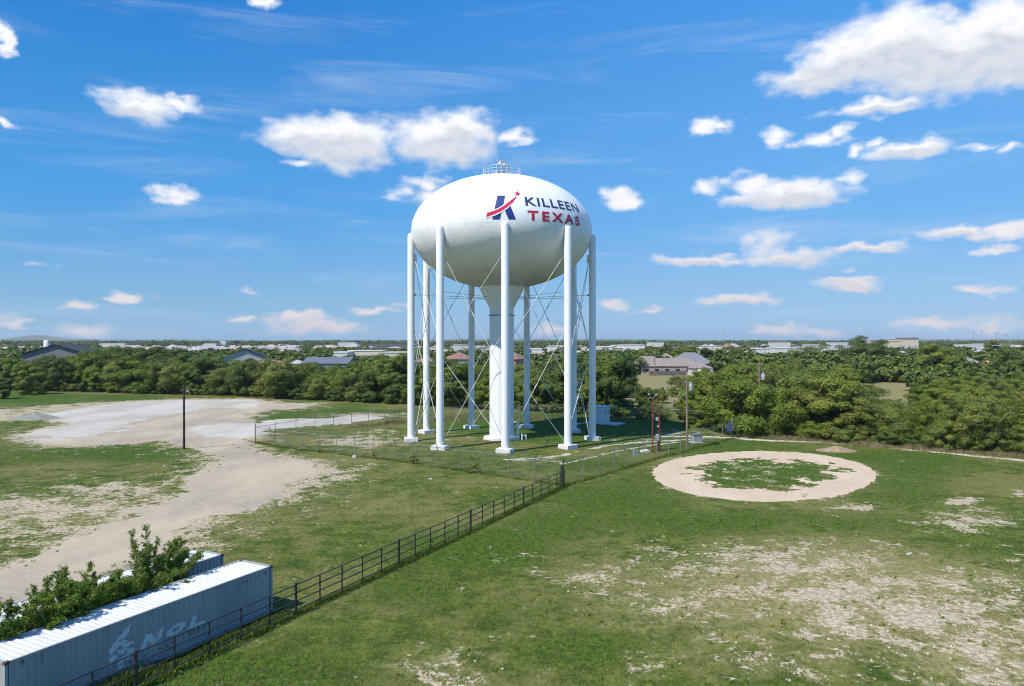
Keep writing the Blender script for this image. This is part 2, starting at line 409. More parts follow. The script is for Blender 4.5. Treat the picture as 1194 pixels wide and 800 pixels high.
def pathf(X, Y):
    a = np.minimum(sdf_line(X, Y, PATH1, 0.8), sdf_line(X, Y, PATH1B, 0.75)); b = np.minimum(sdf_line(X, Y, TRACK, 0.35), sdf_line(X, Y, TRACK2, 0.3))
    return np.minimum(a + ragged(X, Y, 1.1, 0.7, 21), b + ragged(X, Y, 0.9, 0.5, 22))
sheet('gravel_track', (-5, 95, 75, 125), 0.25, pathf, 0.004, M['path'])

# soft fields over the ground: (px, py, rx, ry, strength)
BARE = [(900, 665, 60, 12, .6), (820, 668, 70, 12, .5), (1000, 720, 60, 14, .7), (1120, 760, 60, 20, .6), (1180, 700, 40, 30, .6), (900, 770, 160, 22, .4), (640, 670, 50, 14, .3), (940, 690, 230, 44, .47), (1060, 735, 150, 34, .60), (850, 650, 120, 20, .52), (1130, 700, 90, 24, .55), (1160, 780, 90, 30, .58), (700, 680, 70, 20, .38), (780, 700, 90, 16, .45), (60, 600, 130, 26, .45), (540, 770, 70, 20, .34), (950, 665, 110, 16, .55), (860, 655, 110, 14, .55), (960, 660, 90, 16, .62), (930, 640, 150, 12, .5), (1010, 690, 110, 22, .72), (1060, 720, 60, 16, .9), (950, 692, 38, 8, 1.2), (1110, 690, 90, 30, .55),
        (1150, 745, 80, 35, .6), (820, 708, 80, 16, .5), (740, 690, 40, 14, .45), (690, 672, 45, 14, .45), (775, 645, 30, 6, .55), (1130, 608, 60, 14, .62), (1120, 584, 18, 5, .9), (1190, 575, 15, 5, .7),
        (998, 591, 28, 6, .7), (500, 775, 70, 20, .5), (545, 790, 50, 16, .55), (780, 775, 20, 8, .6), (1020, 760, 120, 25, .48), (880, 745, 80, 22, .4), (980, 735, 70, 14, .6), (930, 790, 200, 20, .35),
        (135, 572, 70, 9, .72), (60, 592, 110, 16, .75), (40, 620, 90, 20, .6), (190, 578, 40, 10, .6), (110, 560, 60, 8, .3), (420, 515, 45, 7, .75), (380, 556, 40, 8, .75), (330, 545, 50, 8, .6), (355, 540, 22, 3, .6),
        (445, 505, 30, 4, .5), (300, 590, 50, 8, .45), (425, 545, 30, 8, .35), (430, 484, 50, 3, .7), (340, 475, 40, 4, .5), (540, 512, 25, 3, .4), (740, 514, 50, 4, .35), (630, 536, 35, 4, .5),
        (240, 622, 50, 12, .35), (205, 640, 35, 8, .5), (270, 725, 90, 20, .0), (800, 505, 60, 4, .45), (600, 650, 60, 12, .18), (960, 508, 80, 3, .4), (1190, 650, 14, 6, .8)]
LUSH = [(60, 466, 200, 7, .5), (150, 527, 90, 12, .6), (60, 528, 90, 14, .35), (650, 500, 110, 16, .85), (860, 520, 150, 10, .45), (560, 640, 80, 24, .75), (480, 690, 60, 20, .5), (640, 610, 50, 20, .6), (720, 580, 90, 20, .55),
        (890, 552, 80, 16, .8), (1060, 560, 60, 30, .5), (880, 610, 220, 14, .5), (1120, 640, 90, 12, .35), (280, 790, 150, 30, .6), (680, 760, 80, 22, .6), (400, 480, 80, 6, .5), (330, 486, 40, 6, .6), (320, 525, 30, 5, .5),
        (460, 620, 120, 16, .15), (1000, 535, 160, 14, .45), (700, 540, 60, 10, .5), (480, 555, 60, 8, .3), (600, 715, 60, 16, .35), (790, 650, 60, 10, .3), (970, 690, 20, 6, .0)]
DRY = [(960, 690, 200, 50, 1.0), (850, 770, 200, 30, .5), (1150, 760, 80, 50, .9), (470, 600, 120, 30, .3), (940, 700, 260, 60, .75), (850, 665, 140, 26, .6), (1130, 740, 110, 60, .6), (60, 600, 160, 26, .6), (520, 775, 110, 26, .5), (1120, 600, 90, 20, .45), (400, 580, 130, 28, .45), (300, 610, 90, 16, .45), (900, 680, 330, 60, .4), (60, 545, 120, 10, .4), (560, 760, 130, 30, .4), (430, 650, 90, 14, .15), (780, 452, 120, 18, 1.3), (1040, 452, 60, 14, 1.3), (480, 540, 90, 10, .3),
       (1120, 600, 130, 40, .3), (410, 500, 80, 14, .4), (560, 530, 110, 14, .3), (700, 800, 160, 24, .35), (840, 552, 45, 5, .5), (1180, 463, 60, 6, 1.0)]
def field(X, Y, spots):
    Yc = np.maximum(Y, 5.0); PX = CX + X / Yc * F; PY = HY + F * H / Yc; t = np.zeros(X.shape)
    for cx, cy, rx, ry, s in spots:
        d = ((PX - cx) / rx) ** 2 + ((PY - cy) / ry) ** 2
        t = np.maximum(t, s * np.exp(-0.55 * d ** 1.4))
    return np.where(Y > 5, t, 0)
def axis(lo, hi, step, far_lo, far_hi, grow=1.22):
    a = list(np.arange(lo, hi, step)); s = step; x = a[-1]
    while x < far_hi: s *= grow; x += s; a.append(min(x, far_hi))
    s = step; x = a[0]; pre = []
    while x > far_lo: s *= grow; x -= s; pre.append(max(x, far_lo))
    return np.array(pre[::-1] + a)
gx = axis(-125, 125, 1.0, -9000, 9000); gy = axis(26, 330, 1.0, -300, 9500)
X, Y = np.meshgrid(gx, gy); nx, ny = len(gx), len(gy)
me = bpy.data.meshes.new('ground')
me.vertices.add(nx * ny); me.vertices.foreach_set('co', np.stack([X, Y, np.zeros_like(X)], -1).astype(np.float32).ravel())
I, J = np.meshgrid(np.arange(nx - 1), np.arange(ny - 1)); b = (J * nx + I).ravel()
fc = np.stack([b, b + 1, b + nx + 1, b + nx], -1).astype(np.int32)
me.loops.add(fc.size); me.loops.foreach_set('vertex_index', fc.ravel()); me.polygons.add(len(fc))
me.polygons.foreach_set('loop_start', np.arange(0, fc.size, 4, dtype=np.int32)); me.polygons.foreach_set('loop_total', np.full(len(fc), 4, np.int32))
me.update(calc_edges=True)
for nm, sp in (('bare', BARE), ('lush', [(a_, b_, c_, d_, e_ * 1.25) for a_, b_, c_, d_, e_ in LUSH]), ('dry', DRY)):
    val = field(X, Y, sp)
    if nm == 'bare':
        rd = np.where((np.abs(X) < 130) & (Y < 240) & (Y > 0), sdf_poly(X, Y, ROAD), 99)
        val = np.maximum(val, np.clip(.78 + fbm(X * .08, Y * .08, 3, 40) * 1.1, 0, .8) * np.exp(-np.maximum(rd, 0) / 4.5))
        ri = np.where((X > 0) & (X < 60) & (Y > 55) & (Y < 112), sdf_poly(X, Y, RING_O), 99); val = np.where(ri < -1, .34, np.maximum(val, .5 * np.exp(-np.abs(ri) / .8)))
    at = me.attributes.new(nm, 'FLOAT', 'POINT'); at.data.foreach_set('value', val.astype(np.float32).ravel())
me.materials.append(M['ground']); tag(link('ground', me), kind='structure')

# grass tufts standing on the near field (uncountable: one object)
def in_frame(x, y, m=1.06): return (np.abs(x / y) < 0.705 * m)
NT_ = 210000
ty = 29 + (rng.random(NT_) ** 1.35) * 80; tx = (rng.random(NT_) * 2 - 1) * 0.74 * ty
bf = field(tx, ty, BARE) + fbm(tx * 1.1, ty * 1.1, 5, 4) * 1.6; lf = field(tx, ty, LUSH); df = field(tx, ty, DRY)
keep = (bf < 0.42) & (sdf_poly(tx, ty, ROAD) > 0.5) & (ringf(tx, ty) > 0.1)
U = np.array([0.46244, 0.88665]); P0 = np.array([-19.78, 28.43]); W = np.array([-0.88665, 0.46244])
rel = np.stack([tx - P0[0], ty - P0[1]], -1); su = rel @ U; sw = rel @ W
keep &= ~((su > -1) & (su < 14.2) & (sw > -.1) & (sw < 6.9))
tx, ty, lf, df = tx[keep], ty[keep], lf[keep], df[keep]; k = len(tx)
hh = (0.02 + 0.06 * rng.random(k) ** 2) * (1 + 0.7 * lf); ww = 0.06 + 0.08 * rng.random(k)
a = rng.random(k) * math.tau; V = []
for j in range(2):
    aa = a + j * 1.5; cx_, sy_ = np.cos(aa) * ww / 2, np.sin(aa) * ww / 2
    lx, ly = (rng.random(k) - .5) * 0.22, .02 + rng.random(k) * 0.16
    V.append(np.stack([np.stack([tx - cx_, ty - sy_, np.zeros(k)], -1), np.stack([tx + cx_, ty + sy_, np.zeros(k)], -1), np.stack([tx + lx, ty + ly, hh], -1)], 1))
V = np.concatenate(V, 0)
me = quads_mesh('grass', V.reshape(-1, 3), M['tuft'], nper=3)
for nm, val in (('lush', lf), ('dry', df)):
    at = me.attributes.new(nm, 'FLOAT', 'POINT'); at.data.foreach_set('value', np.repeat(np.tile(val, 2), 3).astype(np.float32))
tag(link('grass', me), 'short rough grass tufts over the near field', 'grass', kind='stuff')

# ------------------------------------------------------------------ water tower
TC = (-1.58, 112.0); TA, TB, TZ = 13.8, 8.6, 31.6; CR = 13.85; CTOP = 31.0
tower = thing('water_tower', 'tall white water tower on nine legs with a red and blue logo', 'water tower', (TC[0], TC[1], 0))
prof = [(0.001, -TB)]
for i in range(1, 72):
    bt = -math.pi / 2 + math.pi * i / 72; prof.append((TA * math.cos(bt), TB * math.sin(bt)))
prof.append((0.001, TB))
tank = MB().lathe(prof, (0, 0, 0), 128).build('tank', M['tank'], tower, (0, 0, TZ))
riser = MB().lathe([(1.88, .25), (1.88, 20.0)], n=48).build('riser', M['white'], tower)
MB().lathe([(1.88, 20.0), (3.58, 23.3)], n=48).build('riser_cone', M['tank'], tower)
MB().lathe([(1.92, 18.85), (2.0, 18.85), (2.0, 18.97), (1.92, 18.97)], n=48, smooth=False).build('collar', M['galv'], riser)
rf = MB()
rf.prism([(3.0 * math.cos(math.tau * (i + .5) / 8), 3.0 * math.sin(math.tau * (i + .5) / 8)) for i in range(8)], 0, 0.28)
rf.build('footing', M['foot'], riser)
MB().lathe([(2.25, .28), (2.25, .4), (1.89, .42)], n=32, smooth=False).build('base_flange', M['foot'], riser)
# pipes and vault beside the riser
pb = MB(); pb.tube((2.5, -.9, 0.28), (2.5, -.9, 2.6), 0.16, n=12); pb.tube((2.5, -.9, 2.6), (1.7, -.6, 2.6), .12, n=10); pb.tube((3.1, -1.4, 0), (3.1, -1.4, .9), 0.11); pb.tube((3.7, -.9, .0), (3.7, -.9, .7), .13); pb.tube((3.1, -1.4, .55), (3.7, -.9, .55), .08)
pb.build('valve_pipe', M['white'], riser)
DELTA = 2.7; cols = []
for i in range(9):
    an = R(DELTA + 40 * i); x, y = CR * math.sin(an), -CR * math.cos(an); cols.append((x, y))
    leg = MB()
    leg.lathe([(.53, .5), (.53, CTOP - .35), (.50, CTOP - .15), (.38, CTOP), (.2, CTOP + .08), (.001, CTOP + .1)], (x, y, 0), 24)
    leg.lathe([(.62, .5), (.62, .62), (.53, .63)], (x, y, 0), 24, False)
    lo = leg.build('leg', M['white'], tower)
    sa = R(DELTA + 40 * i + 22 * ((i * 7) % 3 - 1)); f = MB(); f.box((x, y, .28), (2.05, 1.9, .56), sa)
    f.build('footing', M['foot'], lo)
    # gusset plate where the leg meets the tank
    g = MB(); dx, dy = -math.sin(an), math.cos(an)
    g.box((x + dx * .5, y + dy * .5, 27.4), (.06, .7, 1.2), an); g.build('gusset', M['white'], lo)
def rod(p, q, r=.044):
    b = MB().tube(p, q, r, n=6, caps=False)
    P, Q = Vector(p), Vector(q); m = P.lerp(Q, .5); d = (Q - P).normalized() * .35
    b.tube(m - d, m + d, r * 1.9, n=6)
    b.build('brace_rod', M['rod'], tower)
near = {0: True}                       # alternate nodes sit close together or spread apart
for i in range(9):
    j = (i + 1) % 9
    def at(k, z): 
        x, y = cols[k]; s = 1 - .5 / CR; return (x * s, y * s, z)
    ci, cj = (i % 2 == 0), (j % 2 == 0)
    if i == 8: cj = False
    lo_u = lambda c: 14.1 if c else 9.9        # where the upper rods end
    up_l = lambda c: 12.6 if c else 16.7       # where the lower rods start
    rod(at(i, 27.3), at(j, lo_u(cj))); rod(at(j, 27.3), at(i, lo_u(ci)))
    rod(at(i, up_l(ci)), at(j, .75)); rod(at(j, up_l(cj)), at(i, .75))
sp = MB()
for x, y in cols: 
    l = math.hypot(x, y); sp.tube((x / l * 2.9, y / l * 2.9, 21.6), (x * .965, y * .965, 21.9), .03, n=5, caps=False)
    sp.tube((x / l * 2.1, y / l * 2.1, 18.9), (x / l * 1.9, y / l * 1.9, 18.9), .03, n=5)
sp.build('spoke_rods', M['galv'], tower)
# roof railing and antennas
rt = TZ + TB; rr = 2.85; zr = TZ + TB * math.sqrt(1 - (rr / TA) ** 2)
rl = MB(); n = 24
for i in range(n):
    a = math.tau * i / n; p = (rr * math.cos(a), rr * math.sin(a))
    rl.tube((*p, zr - .05), (*p, zr + 1.45), .032, n=5)
for h in (.55, 1.0, 1.45):
    rl.path([(rr * math.cos(math.tau * i / 40), rr * math.sin(math.tau * i / 40), zr + h) for i in range(41)], .03, 5)
rl.build('roof_railing', M['rod'], tower)
ht = MB().lathe([(.55, -.1), (.55, .7), (.62, .72), (.62, .8), (.0, .95)], (0, 0, rt), 20); ht.box((-.9, -.3, rt + .35), (.7, .6, .8)); ht.box((.7, .2, rt + .25), (.5, .5, .6))
ht.build('roof_hatch', M['grey'], tower)
for (x, y, h, kind) in ((-.6, -.5, 2.1, 0), (.55, -.3, 2.3, 1), (.1, .4, 2.2, 0), (1.1, .5, 1.8, 1)):
    b = MB().tube((x, y, rt - .1), (x, y, rt + h), .06, n=8)
    if kind: b.box((x, y - .12, rt + h - .35), (.22, .14, .75))
    b.tube((x - .4, y, rt + h * .6), (x + .4, y, rt + h * .6), .03, n=6)
    ao = b.build('antenna', M['galv'], tower)
    if not kind:
        d = MB(); 
        for k, (r0, z0) in enumerate(()): pass
        pts = []; d.lathe([(.001, .0), (.2, .03), (.34, .12), (.40, .22)], (0, 0, 0), 16); dd = d.build('dish', M['sign'], ao, (x, y - .1, rt + h - .05)); dd.rotation_euler = (R(80), 0, R(20))
# ladder on the far side column and a sensor bracket
for k in (2, 7):
    x, y = cols[k]; MB().box((x * .955, y * .955, 21.9), (.25, .25, .25)).build('bracket', M['galv'], tower)
lx, ly = cols[7][0] * .94, cols[7][1] * .94

def on_tank(az, bt, off=0.03):
    a, b_ = R(az), R(bt); r = (TA + off) * math.cos(b_)
    return (r * math.sin(a), -r * math.cos(a), (TB + off) * math.sin(b_))
def tank_hit(px, py):
    d = np.array([(px - CX) / F, 1, (HY - py) / F]); o = np.array([0, 0, H]); s = np.array([TA, TA, TB])
    p = (o - np.array([TC[0], TC[1], TZ])) / s; q = d / s; A = q @ q; B = 2 * p @ q; c = p @ p - 1
    t = (-B - max(B * B - 4 * A * c, 0) ** .5) / 2 / A; P = o + d * t
    return (math.degrees(math.atan2(P[0] - TC[0], -(P[1] - TC[1]))), math.degrees(math.asin((P[2] - TZ) / TB)))
def wrap_bm(bm, mapf, name, m, parent, nx=24, ny=6):
    """cut flat outline finely, then lay it on a curved surface"""
    xs = [v.co.x for v in bm.verts]; ys = [v.co.y for v in bm.verts]
    for (lo, hi, ax, n) in ((min(xs), max(xs), 0, nx), (min(ys), max(ys), 1, ny)):
        for i in range(1, n):
            c = lo + (hi - lo) * i / n; co = Vector((c, 0, 0)) if ax == 0 else Vector((0, c, 0)); no = Vector((1, 0, 0)) if ax == 0 else Vector((0, 1, 0))
            bmesh.ops.bisect_plane(bm, geom=bm.verts[:] + bm.edges[:] + bm.faces[:], plane_co=co, plane_no=no, dist=1e-6)
    for v in bm.verts: v.co = mapf(v.co.x, v.co.y)
    me = bpy.data.meshes.new(name); bm.to_mesh(me); bm.free(); me.materials.append(m)
    return link(name, me, parent)
def text_bm(s, spacing=1.0, bold=0.0, shear=0.0):
    cu = bpy.data.curves.new('t', 'FONT'); cu.body = s; cu.space_character = spacing; cu.offset = bold; cu.shear = shear; cu.resolution_u = 4
    o = bpy.data.objects.new('t', cu); col.objects.link(o); dg = bpy.context.evaluated_depsgraph_get(); dg.update()
    me = bpy.data.meshes.new_from_object(o.evaluated_get(dg)); bm = bmesh.new(); bm.from_mesh(me)
    bpy.data.objects.remove(o); bpy.data.curves.remove(cu); bpy.data.meshes.remove(me)
    return bm
def fit(bm, x0, x1, y0, y1):
    xs = [v.co.x for v in bm.verts]; ys = [v.co.y for v in bm.verts]; a, b_, c, d = min(xs), max(xs), min(ys), max(ys)
    for v in bm.verts: v.co.x = x0 + (v.co.x - a) / (b_ - a) * (x1 - x0); v.co.y = y0 + (v.co.y - c) / (d - c) * (y1 - y0); v.co.z = 0
    return bm
wrap_bm(fit(text_bm('KILLEEN', 1.12, .020), 14.7, 56.3, 12.0, 20.9), lambda x, y: on_tank(x, y), 'lettering', M['navy'], tank, 40, 6)
wrap_bm(fit(text_bm('TEXAS', 1.42, .034), 15.5, 54.4, -1.7, 7.5), lambda x, y: on_tank(x, y), 'lettering', M['dred'], tank, 40, 6)
def logo(pts, name, m, off):
    pp = [tank_hit(540 + x / 7.275, 175 + y / 7.275) for x, y in pts]
    bm = bmesh.new(); f = bm.faces.new([bm.verts.new((a, b_, 0)) for a, b_ in pp]); bmesh.ops.triangulate(bm, faces=[f])
    wrap_bm(bm, lambda x, y: on_tank(x, y, off), name, m, tank, 8, 8)
logo([(292, 387), (356, 387), (340, 470), (312, 588), (247, 588), (262, 520)], 'logo_stem', M['blue'], .03)
logo([(352, 500), (402, 476), (420, 520), (447, 588), (386, 588), (366, 545)], 'logo_stem', M['blue'], .03)
top = [(203, 533), (250, 520), (300, 500), (350, 470), (400, 432), (448, 395)]
bot = [(452, 398), (418, 445), (375, 485), (325, 518), (265, 545), (198, 570)]
logo([(198, 526), (250, 511), (300, 491), (345, 463), (395, 425)] + [(415, 458), (378, 496), (330, 528), (270, 556), (196, 580)], 'logo_outline', M['tank'], .045)
logo(top + bot, 'logo_swoosh', M['red'], .06)
st = []
for k in range(10):
    a = R(-90 + 36 * k + 8); r_ = 29 if k % 2 == 0 else 11.5; st.append((459 + r_ * math.cos(a), 371 + r_ * math.sin(a) * .88))
logo(st, 'logo_star', M['red'], .06)

# ------------------------------------------------------------------ fences
def chain_fence(label, bases, thick_ends=(True, True), back=False, group='chain link fences round the tower yard'):
    (x0, y0), (x1, y1) = bases[0], bases[-1]
    pts = bases
    root = thing('chain_link_fence', label, 'fence', (x0, y0, 0), 0, group)
    hpost = 2.45
    for k, (x, y) in enumerate(pts):
        end = (k == 0 and thick_ends[0]) or (k == len(pts) - 1 and thick_ends[1])
        p, q = pts[max(k - 1, 0)], pts[min(k + 1, len(pts) - 1)]; dx, dy = q[0] - p[0], q[1] - p[1]; l = math.hypot(dx, dy); nx_, ny_ = dy / l, -dx / l
        b = MB(); r = .07 if end else .046
        b.tube((x - x0, y - y0, 0), (x - x0, y - y0, hpost + (.3 if end else 0)), r, n=8)
        if not end: b.tube((x - x0, y - y0, hpost - .02), (x - x0 + nx_ * .2, y - y0 + ny_ * .2, hpost + .36), .045, n=6)
        b.build('post', M['galv'], root)
    b = MB()
    for (xa, ya), (xb, yb) in zip(pts[:-1], pts[1:]): b.tube((xa - x0, ya - y0, hpost - .08), (xb - x0, yb - y0, hpost - .08), .032, n=6, caps=False)
    b.build('top_rail', M['galv'], root)
    b = MB()
    for (xa, ya), (xb, yb) in zip(pts[:-1], pts[1:]):
        dx, dy = xb - xa, yb - ya; l = math.hypot(dx, dy); nx_, ny_ = dy / l, -dx / l
        for k in range(3):
            o_ = .07 + .065 * k; z_ = hpost + .1 + .12 * k
            b.tube((xa - x0 + nx_ * o_, ya - y0 + ny_ * o_, z_), (xb - x0 + nx_ * o_, yb - y0 + ny_ * o_, z_), .008, n=3, caps=False)
    b.build('barbed_wire', M['galv'], root)
    for (xa, ya), (xb, yb) in zip(pts[:-1], pts[1:]):
        l = math.hypot(xb - xa, yb - ya)
        w = MB().add([(0, 0, .04), (l, 0, .04), (l, 0, hpost - .1), (0, 0, hpost - .1)], [(0, 1, 2, 3)]).build('mesh_panel', M['chain'], root, (xa - x0, ya - y0, 0))
        w.rotation_euler = (0, 0, math.atan2(yb - ya, xb - xa))
    return root
FL = [(297.6, 516.5), (315, 519.5), (332, 522.3), (352, 524.6), (372, 526.8), (392.5, 529), (413.6, 532.4), (436, 534.6), (460.5, 537.5), (485, 541), (510, 545), (536.5, 549), (564.4, 552.5), (593.5, 557), (624, 561.5), (657, 566.6)]
RR = [(657, 566.6), (679.6, 560.6), (698.5, 554.9), (716.4, 549.8), (733.5, 544.6), (750, 539.3), (766, 535), (779.7, 531.2), (793.8, 527.6), (806.4, 524.1), (818.5, 520.9), (831.6, 517.4), (842.6, 514.4), (853.7, 511.6)]
BL = [(297.6, 516.5), (321, 512.7), (345, 507.9), (367.4, 504), (389, 501.5), (410, 499), (429.4, 497), (448.7, 495), (466, 493), (486, 491.4), (506, 490.5), (530, 489.8), (556, 489.3), (582, 489), (606, 489), (632, 489), (660, 489)]
BR = [(660, 489), (676, 489.2), (695, 489.6), (715, 490), (735.3, 490.7), (757, 491.5), (778.7, 492.3), (800, 493.4), (826, 495.2), (842, 500), (867, 508)]
def evenly(px):
    return GP(px)
chain_fence('front chain link fence from the left yard corner to the pipe fence', evenly(FL))
chain_fence('chain link fence climbing right beside the dirt infield ring', evenly(RR))
chain_fence('rear left chain link fence between the gravel strip and tower legs', evenly(BL))
chain_fence('rear right chain link fence in the shade of the trees by the cabinet', evenly(BR))
# mid-rail braces at the corner with the pipe fence are part of the gate
g0, g1 = G(853.7, 511.6), G(867, 508)
gate = thing('yard_gate', 'narrow chain link gate at the right end of the tower yard', 'gate', (g0[0], g0[1], 0))
dx, dy = g1[0] - g0[0], g1[1] - g0[1]
b = MB()
b.tube((0, 0, 0), (0, 0, 2.9), .09); b.build('post', M['galv'], gate)
b = MB(); b.tube((dx, dy, 0), (dx, dy, 2.9), .09); b.build('post', M['galv'], gate)
b = MB()
for t0, t1 in ((.04, .48), (.52, .96)):
    for z in (.15, 1.3, 2.4): b.tube((dx * t0, dy * t0, z), (dx * t1, dy * t1, z), .035)
    for t in (t0, t1): b.tube((dx * t, dy * t, .15), (dx * t, dy * t, 2.4), .04)
b.build('gate_frame', M['galv'], gate)
sg = MB().box((0, 0, 0), (.75, .04, 1.1)).build('yard_sign', M['bsign'], None, (*G(850, 512), 1.75)); sg.location.y -= .15
tag(sg, 'small blue notice hung on the fence beside the yard gate', 'sign')
p = G(740, 542); sg = thing('yard_sign', 'small white notice hung on the chain link fence near the infield', 'sign', (p[0] + .05, p[1] - .12, 1.5), R(35))
MB().box((0, 0, 0), (.75, .03, .7)).build('board', M['sign'], sg)
b = MB()
for k in range(4): b.box((0, -.02, .2 - .12 * k), (.5 - .1 * (k % 2), .012, .045))
b.build('print', M['bsign'], sg)

# black pipe rail fence
Pa = np.array(G(657.8, 567.5)); Pb = np.array(G(239.6, 767)); d = Pb - Pa; Lp = np.hypot(*d); d = d / Lp
pf = thing('pipe_fence', 'black welded pipe fence running from the tower yard down past the containers', 'fence', (Pa[0], Pa[1], 0))
stp = 1.955; npst = 31
for k in range(npst):
    q = d * stp * k; thick = (k % 5 == 0)
    MB().tube((q[0], q[1], 0), (q[0], q[1], 1.78 if thick else 1.66), .075 if thick else .045, n=8).build('post', M['pipe'], pf)
e = d * stp * (npst - 1)
for z in (1.64, 1.20, .74, .26):
    MB().tube((0, 0, z), (e[0], e[1], z), .036, n=8).build('rail', M['pipe'], pf)
b = MB(); b.tube((-.25, .2, 0), (-.25, .2, 2.2), .10, n=10); b.box((-.25, .2, 1.1), (.35, .3, .5)); b.build('end_post', M['pipe'], pf)

# ------------------------------------------------------------------ containers
U3 = Vector((U[0], U[1], 0)); ANG = math.atan2(U[1], U[0])
def corr(s, t0=.25, per=.278, dep=.05):
    x = ((s - .15) / per) % 1.0 + 1e-9
    if x < .25: return 0.0
    if x < .5: return dep * (x - .25) / .25
    if x < .75: return dep
    return dep * (1 - (x - .75) / .25)
def container(label, loc, L=13.86, marks=True):
    root = thing('shipping_container', label, 'container', (*loc, 0), ANG, 'parked shipping containers')
    Wd, Ht = 2.44, 2.59
    prof = [0.15]; s = .15
    while s < L - .15: s = min(s + .0695, L - .15); prof.append(s)
    for nm, ys, sg_ in (('side_panel', 0.0, 1), ('side_panel', Wd, -1)):
        b = MB(); n = len(prof)
        vs = [(x, ys + sg_ * (.012 + corr(x)), z) for z in (.16, Ht - .10) for x in prof]
        b.add(vs, [(i, i + 1, n + i + 1, n + i) for i in range(n - 1)]); b.build(nm, M['cont'], root)
    b = MB(); n = len(prof)       # roof ribs run across
    vs = [(x, y, Ht - .035 - corr(x, per=.278, dep=.03)) for y in (.07, Wd - .07) for x in prof]
    b.add(vs, [(i, i + 1, n + i + 1, n + i) for i in range(n - 1)]); ro = b.build('roof', M['croof'], root)
    b = MB()
    for y in (.05, Wd - .05):
        b.box((L / 2, y, Ht - .05), (L - .3, .10, .10)); b.box((L / 2, y, .09), (L - .3, .10, .14))
    for x in (.06, L - .06):
        b.box((x, Wd / 2, Ht - .06), (.12, Wd - .3, .11)); b.box((x, Wd / 2, .09), (.12, Wd - .3, .14))
        for y in (.075, Wd - .075): b.box((x, y, Ht / 2), (.12, .15, Ht - .26))
    b.build('frame', M['cont'], root)
    b = MB()
    for k in range(int((Wd - .3) / .27)):
        y0 = .17 + k * .27
        b.add([(L - .05, y0, .17), (L - .05, y0 + .07, .17), (L - .09, y0 + .12, .17), (L - .09, y0 + .2, .17), (L - .05, y0 + .27, .17),
               (L - .05, y0, Ht - .12), (L - .05, y0 + .07, Ht - .12), (L - .09, y0 + .12, Ht - .12), (L - .09, y0 + .2, Ht - .12), (L - .05, y0 + .27, Ht - .12)],
              [(i, i + 1, i + 6, i + 5) for i in range(4)])
    b.build('end_panel', M['cont'], root)
    for y0 in (.16, Wd / 2 + .01):
        db = MB().box((.05, y0 + (Wd / 2 - .17) / 2, Ht / 2), (.05, Wd / 2 - .17, Ht - .3)).build('door', M['cont'], root)
        q = MB()
        for yy in (.3, .75): q.tube((.0, y0 + yy, .2), (.0, y0 + yy, Ht - .15), .022, n=6)
        q.build('lock_rod', M['galv'], db)
    for x in (.09, L - .09):
        for y in (.08, Wd - .08):
            for z in (.06, Ht - .058):
                c = MB(); c.box((x, y, z), (.19, .175, .125)); o = c.build('corner_casting', M['rust'], root)
    return root
C1 = container('near container with pale letters and a winged emblem on its side', P0)
C2 = container('rear container half hidden behind the leafy scrub', P0 + W * 4.2 + U * .27)
def on_side(x, y, off=.007): return (x, .012 + corr(x) - off, y) if 0.15 < x < 13.7 else (x, -off, y)
def side_hit(px, py):
    n_ = np.array([U[1], -U[0]]); dd = np.array([(px - CX) / F, 1.]); t = (P0 @ n_) / (dd @ n_); X_ = dd * t
    return float((X_ - P0) @ U), float(H - (py - HY) / F * t)
def side_poly(polys, name, m, local=False):
    bm = bmesh.new()
    for pl in polys:
        pp = pl if local else [side_hit(*p) for p in pl]
        f = bm.faces.new([bm.verts.new((a, b_, 0)) for a, b_ in pp]); bmesh.ops.triangulate(bm, faces=[f])
    xs = [v.co.x for v in bm.verts]; x = .15
    while x < max(xs):
        if x > min(xs): bmesh.ops.bisect_plane(bm, geom=bm.verts[:] + bm.edges[:] + bm.faces[:], plane_co=Vector((x, 0, 0)), plane_no=Vector((1, 0, 0)), dist=1e-6)
        x += .0695
    return wrap_bm(bm, on_side, name, m, C1, 1, 1)
def c8(pts): return [(120 + x / 8, 690 + y / 8) for x, y in pts]
# big italic letters N O L (traced strokes)
side_poly([c8([(343, 562), (403, 532), (462, 385), (400, 404)]), c8([(462, 385), (520, 470), (472, 502), (430, 465)]),
           c8([(472, 502), (518, 482), (582, 333), (536, 350)])], 'lettering', M['cmark'])
o_out, o_in = [], []
for k in range(20):
    a = math.tau * k / 20; ca, sa = math.cos(a), math.sin(a)
    for rx, ry, lst in ((84, 62, o_out), (38, 24, o_in)):
        ux, uy = ca * rx, sa * ry; x = 682 + ux + uy * -.55; y = 352 + uy - ux * .38; lst.append((x, y))
side_poly([c8([o_out[k], o_out[(k + 1) % 20], o_in[(k + 1) % 20], o_in[k]]) for k in range(20)], 'lettering', M['cmark'])
side_poly([c8([(795, 362), (840, 232), (884, 215), (858, 300), (960, 262), (948, 300), (870, 335), (800, 364)])], 'lettering', M['cmark'])
lion = [[(75, 520), (270, 285), (268, 312), (120, 500)], [(150, 470), (250, 335), (240, 390), (175, 470)], [(60, 540), (180, 440), (240, 460), (140, 520), (95, 590), (70, 600)],
        [(170, 500), (292, 455), (288, 480), (200, 530)], [(130, 560), (190, 530), (240, 520), (225, 560), (160, 590)], [(60, 620), (130, 580), (140, 610), (95, 660), (65, 665)],
        [(215, 535), (295, 520), (292, 560), (230, 590)], [(140, 640), (240, 570), (262, 585), (200, 640), (150, 700)], [(120, 760), (160, 690), (220, 660), (190, 700), (130, 772)], [(225, 610), (285, 575), (280, 590), (215, 650)]]
side_poly([c8(p) for p in lion], 'winged_emblem', M['cmark'])
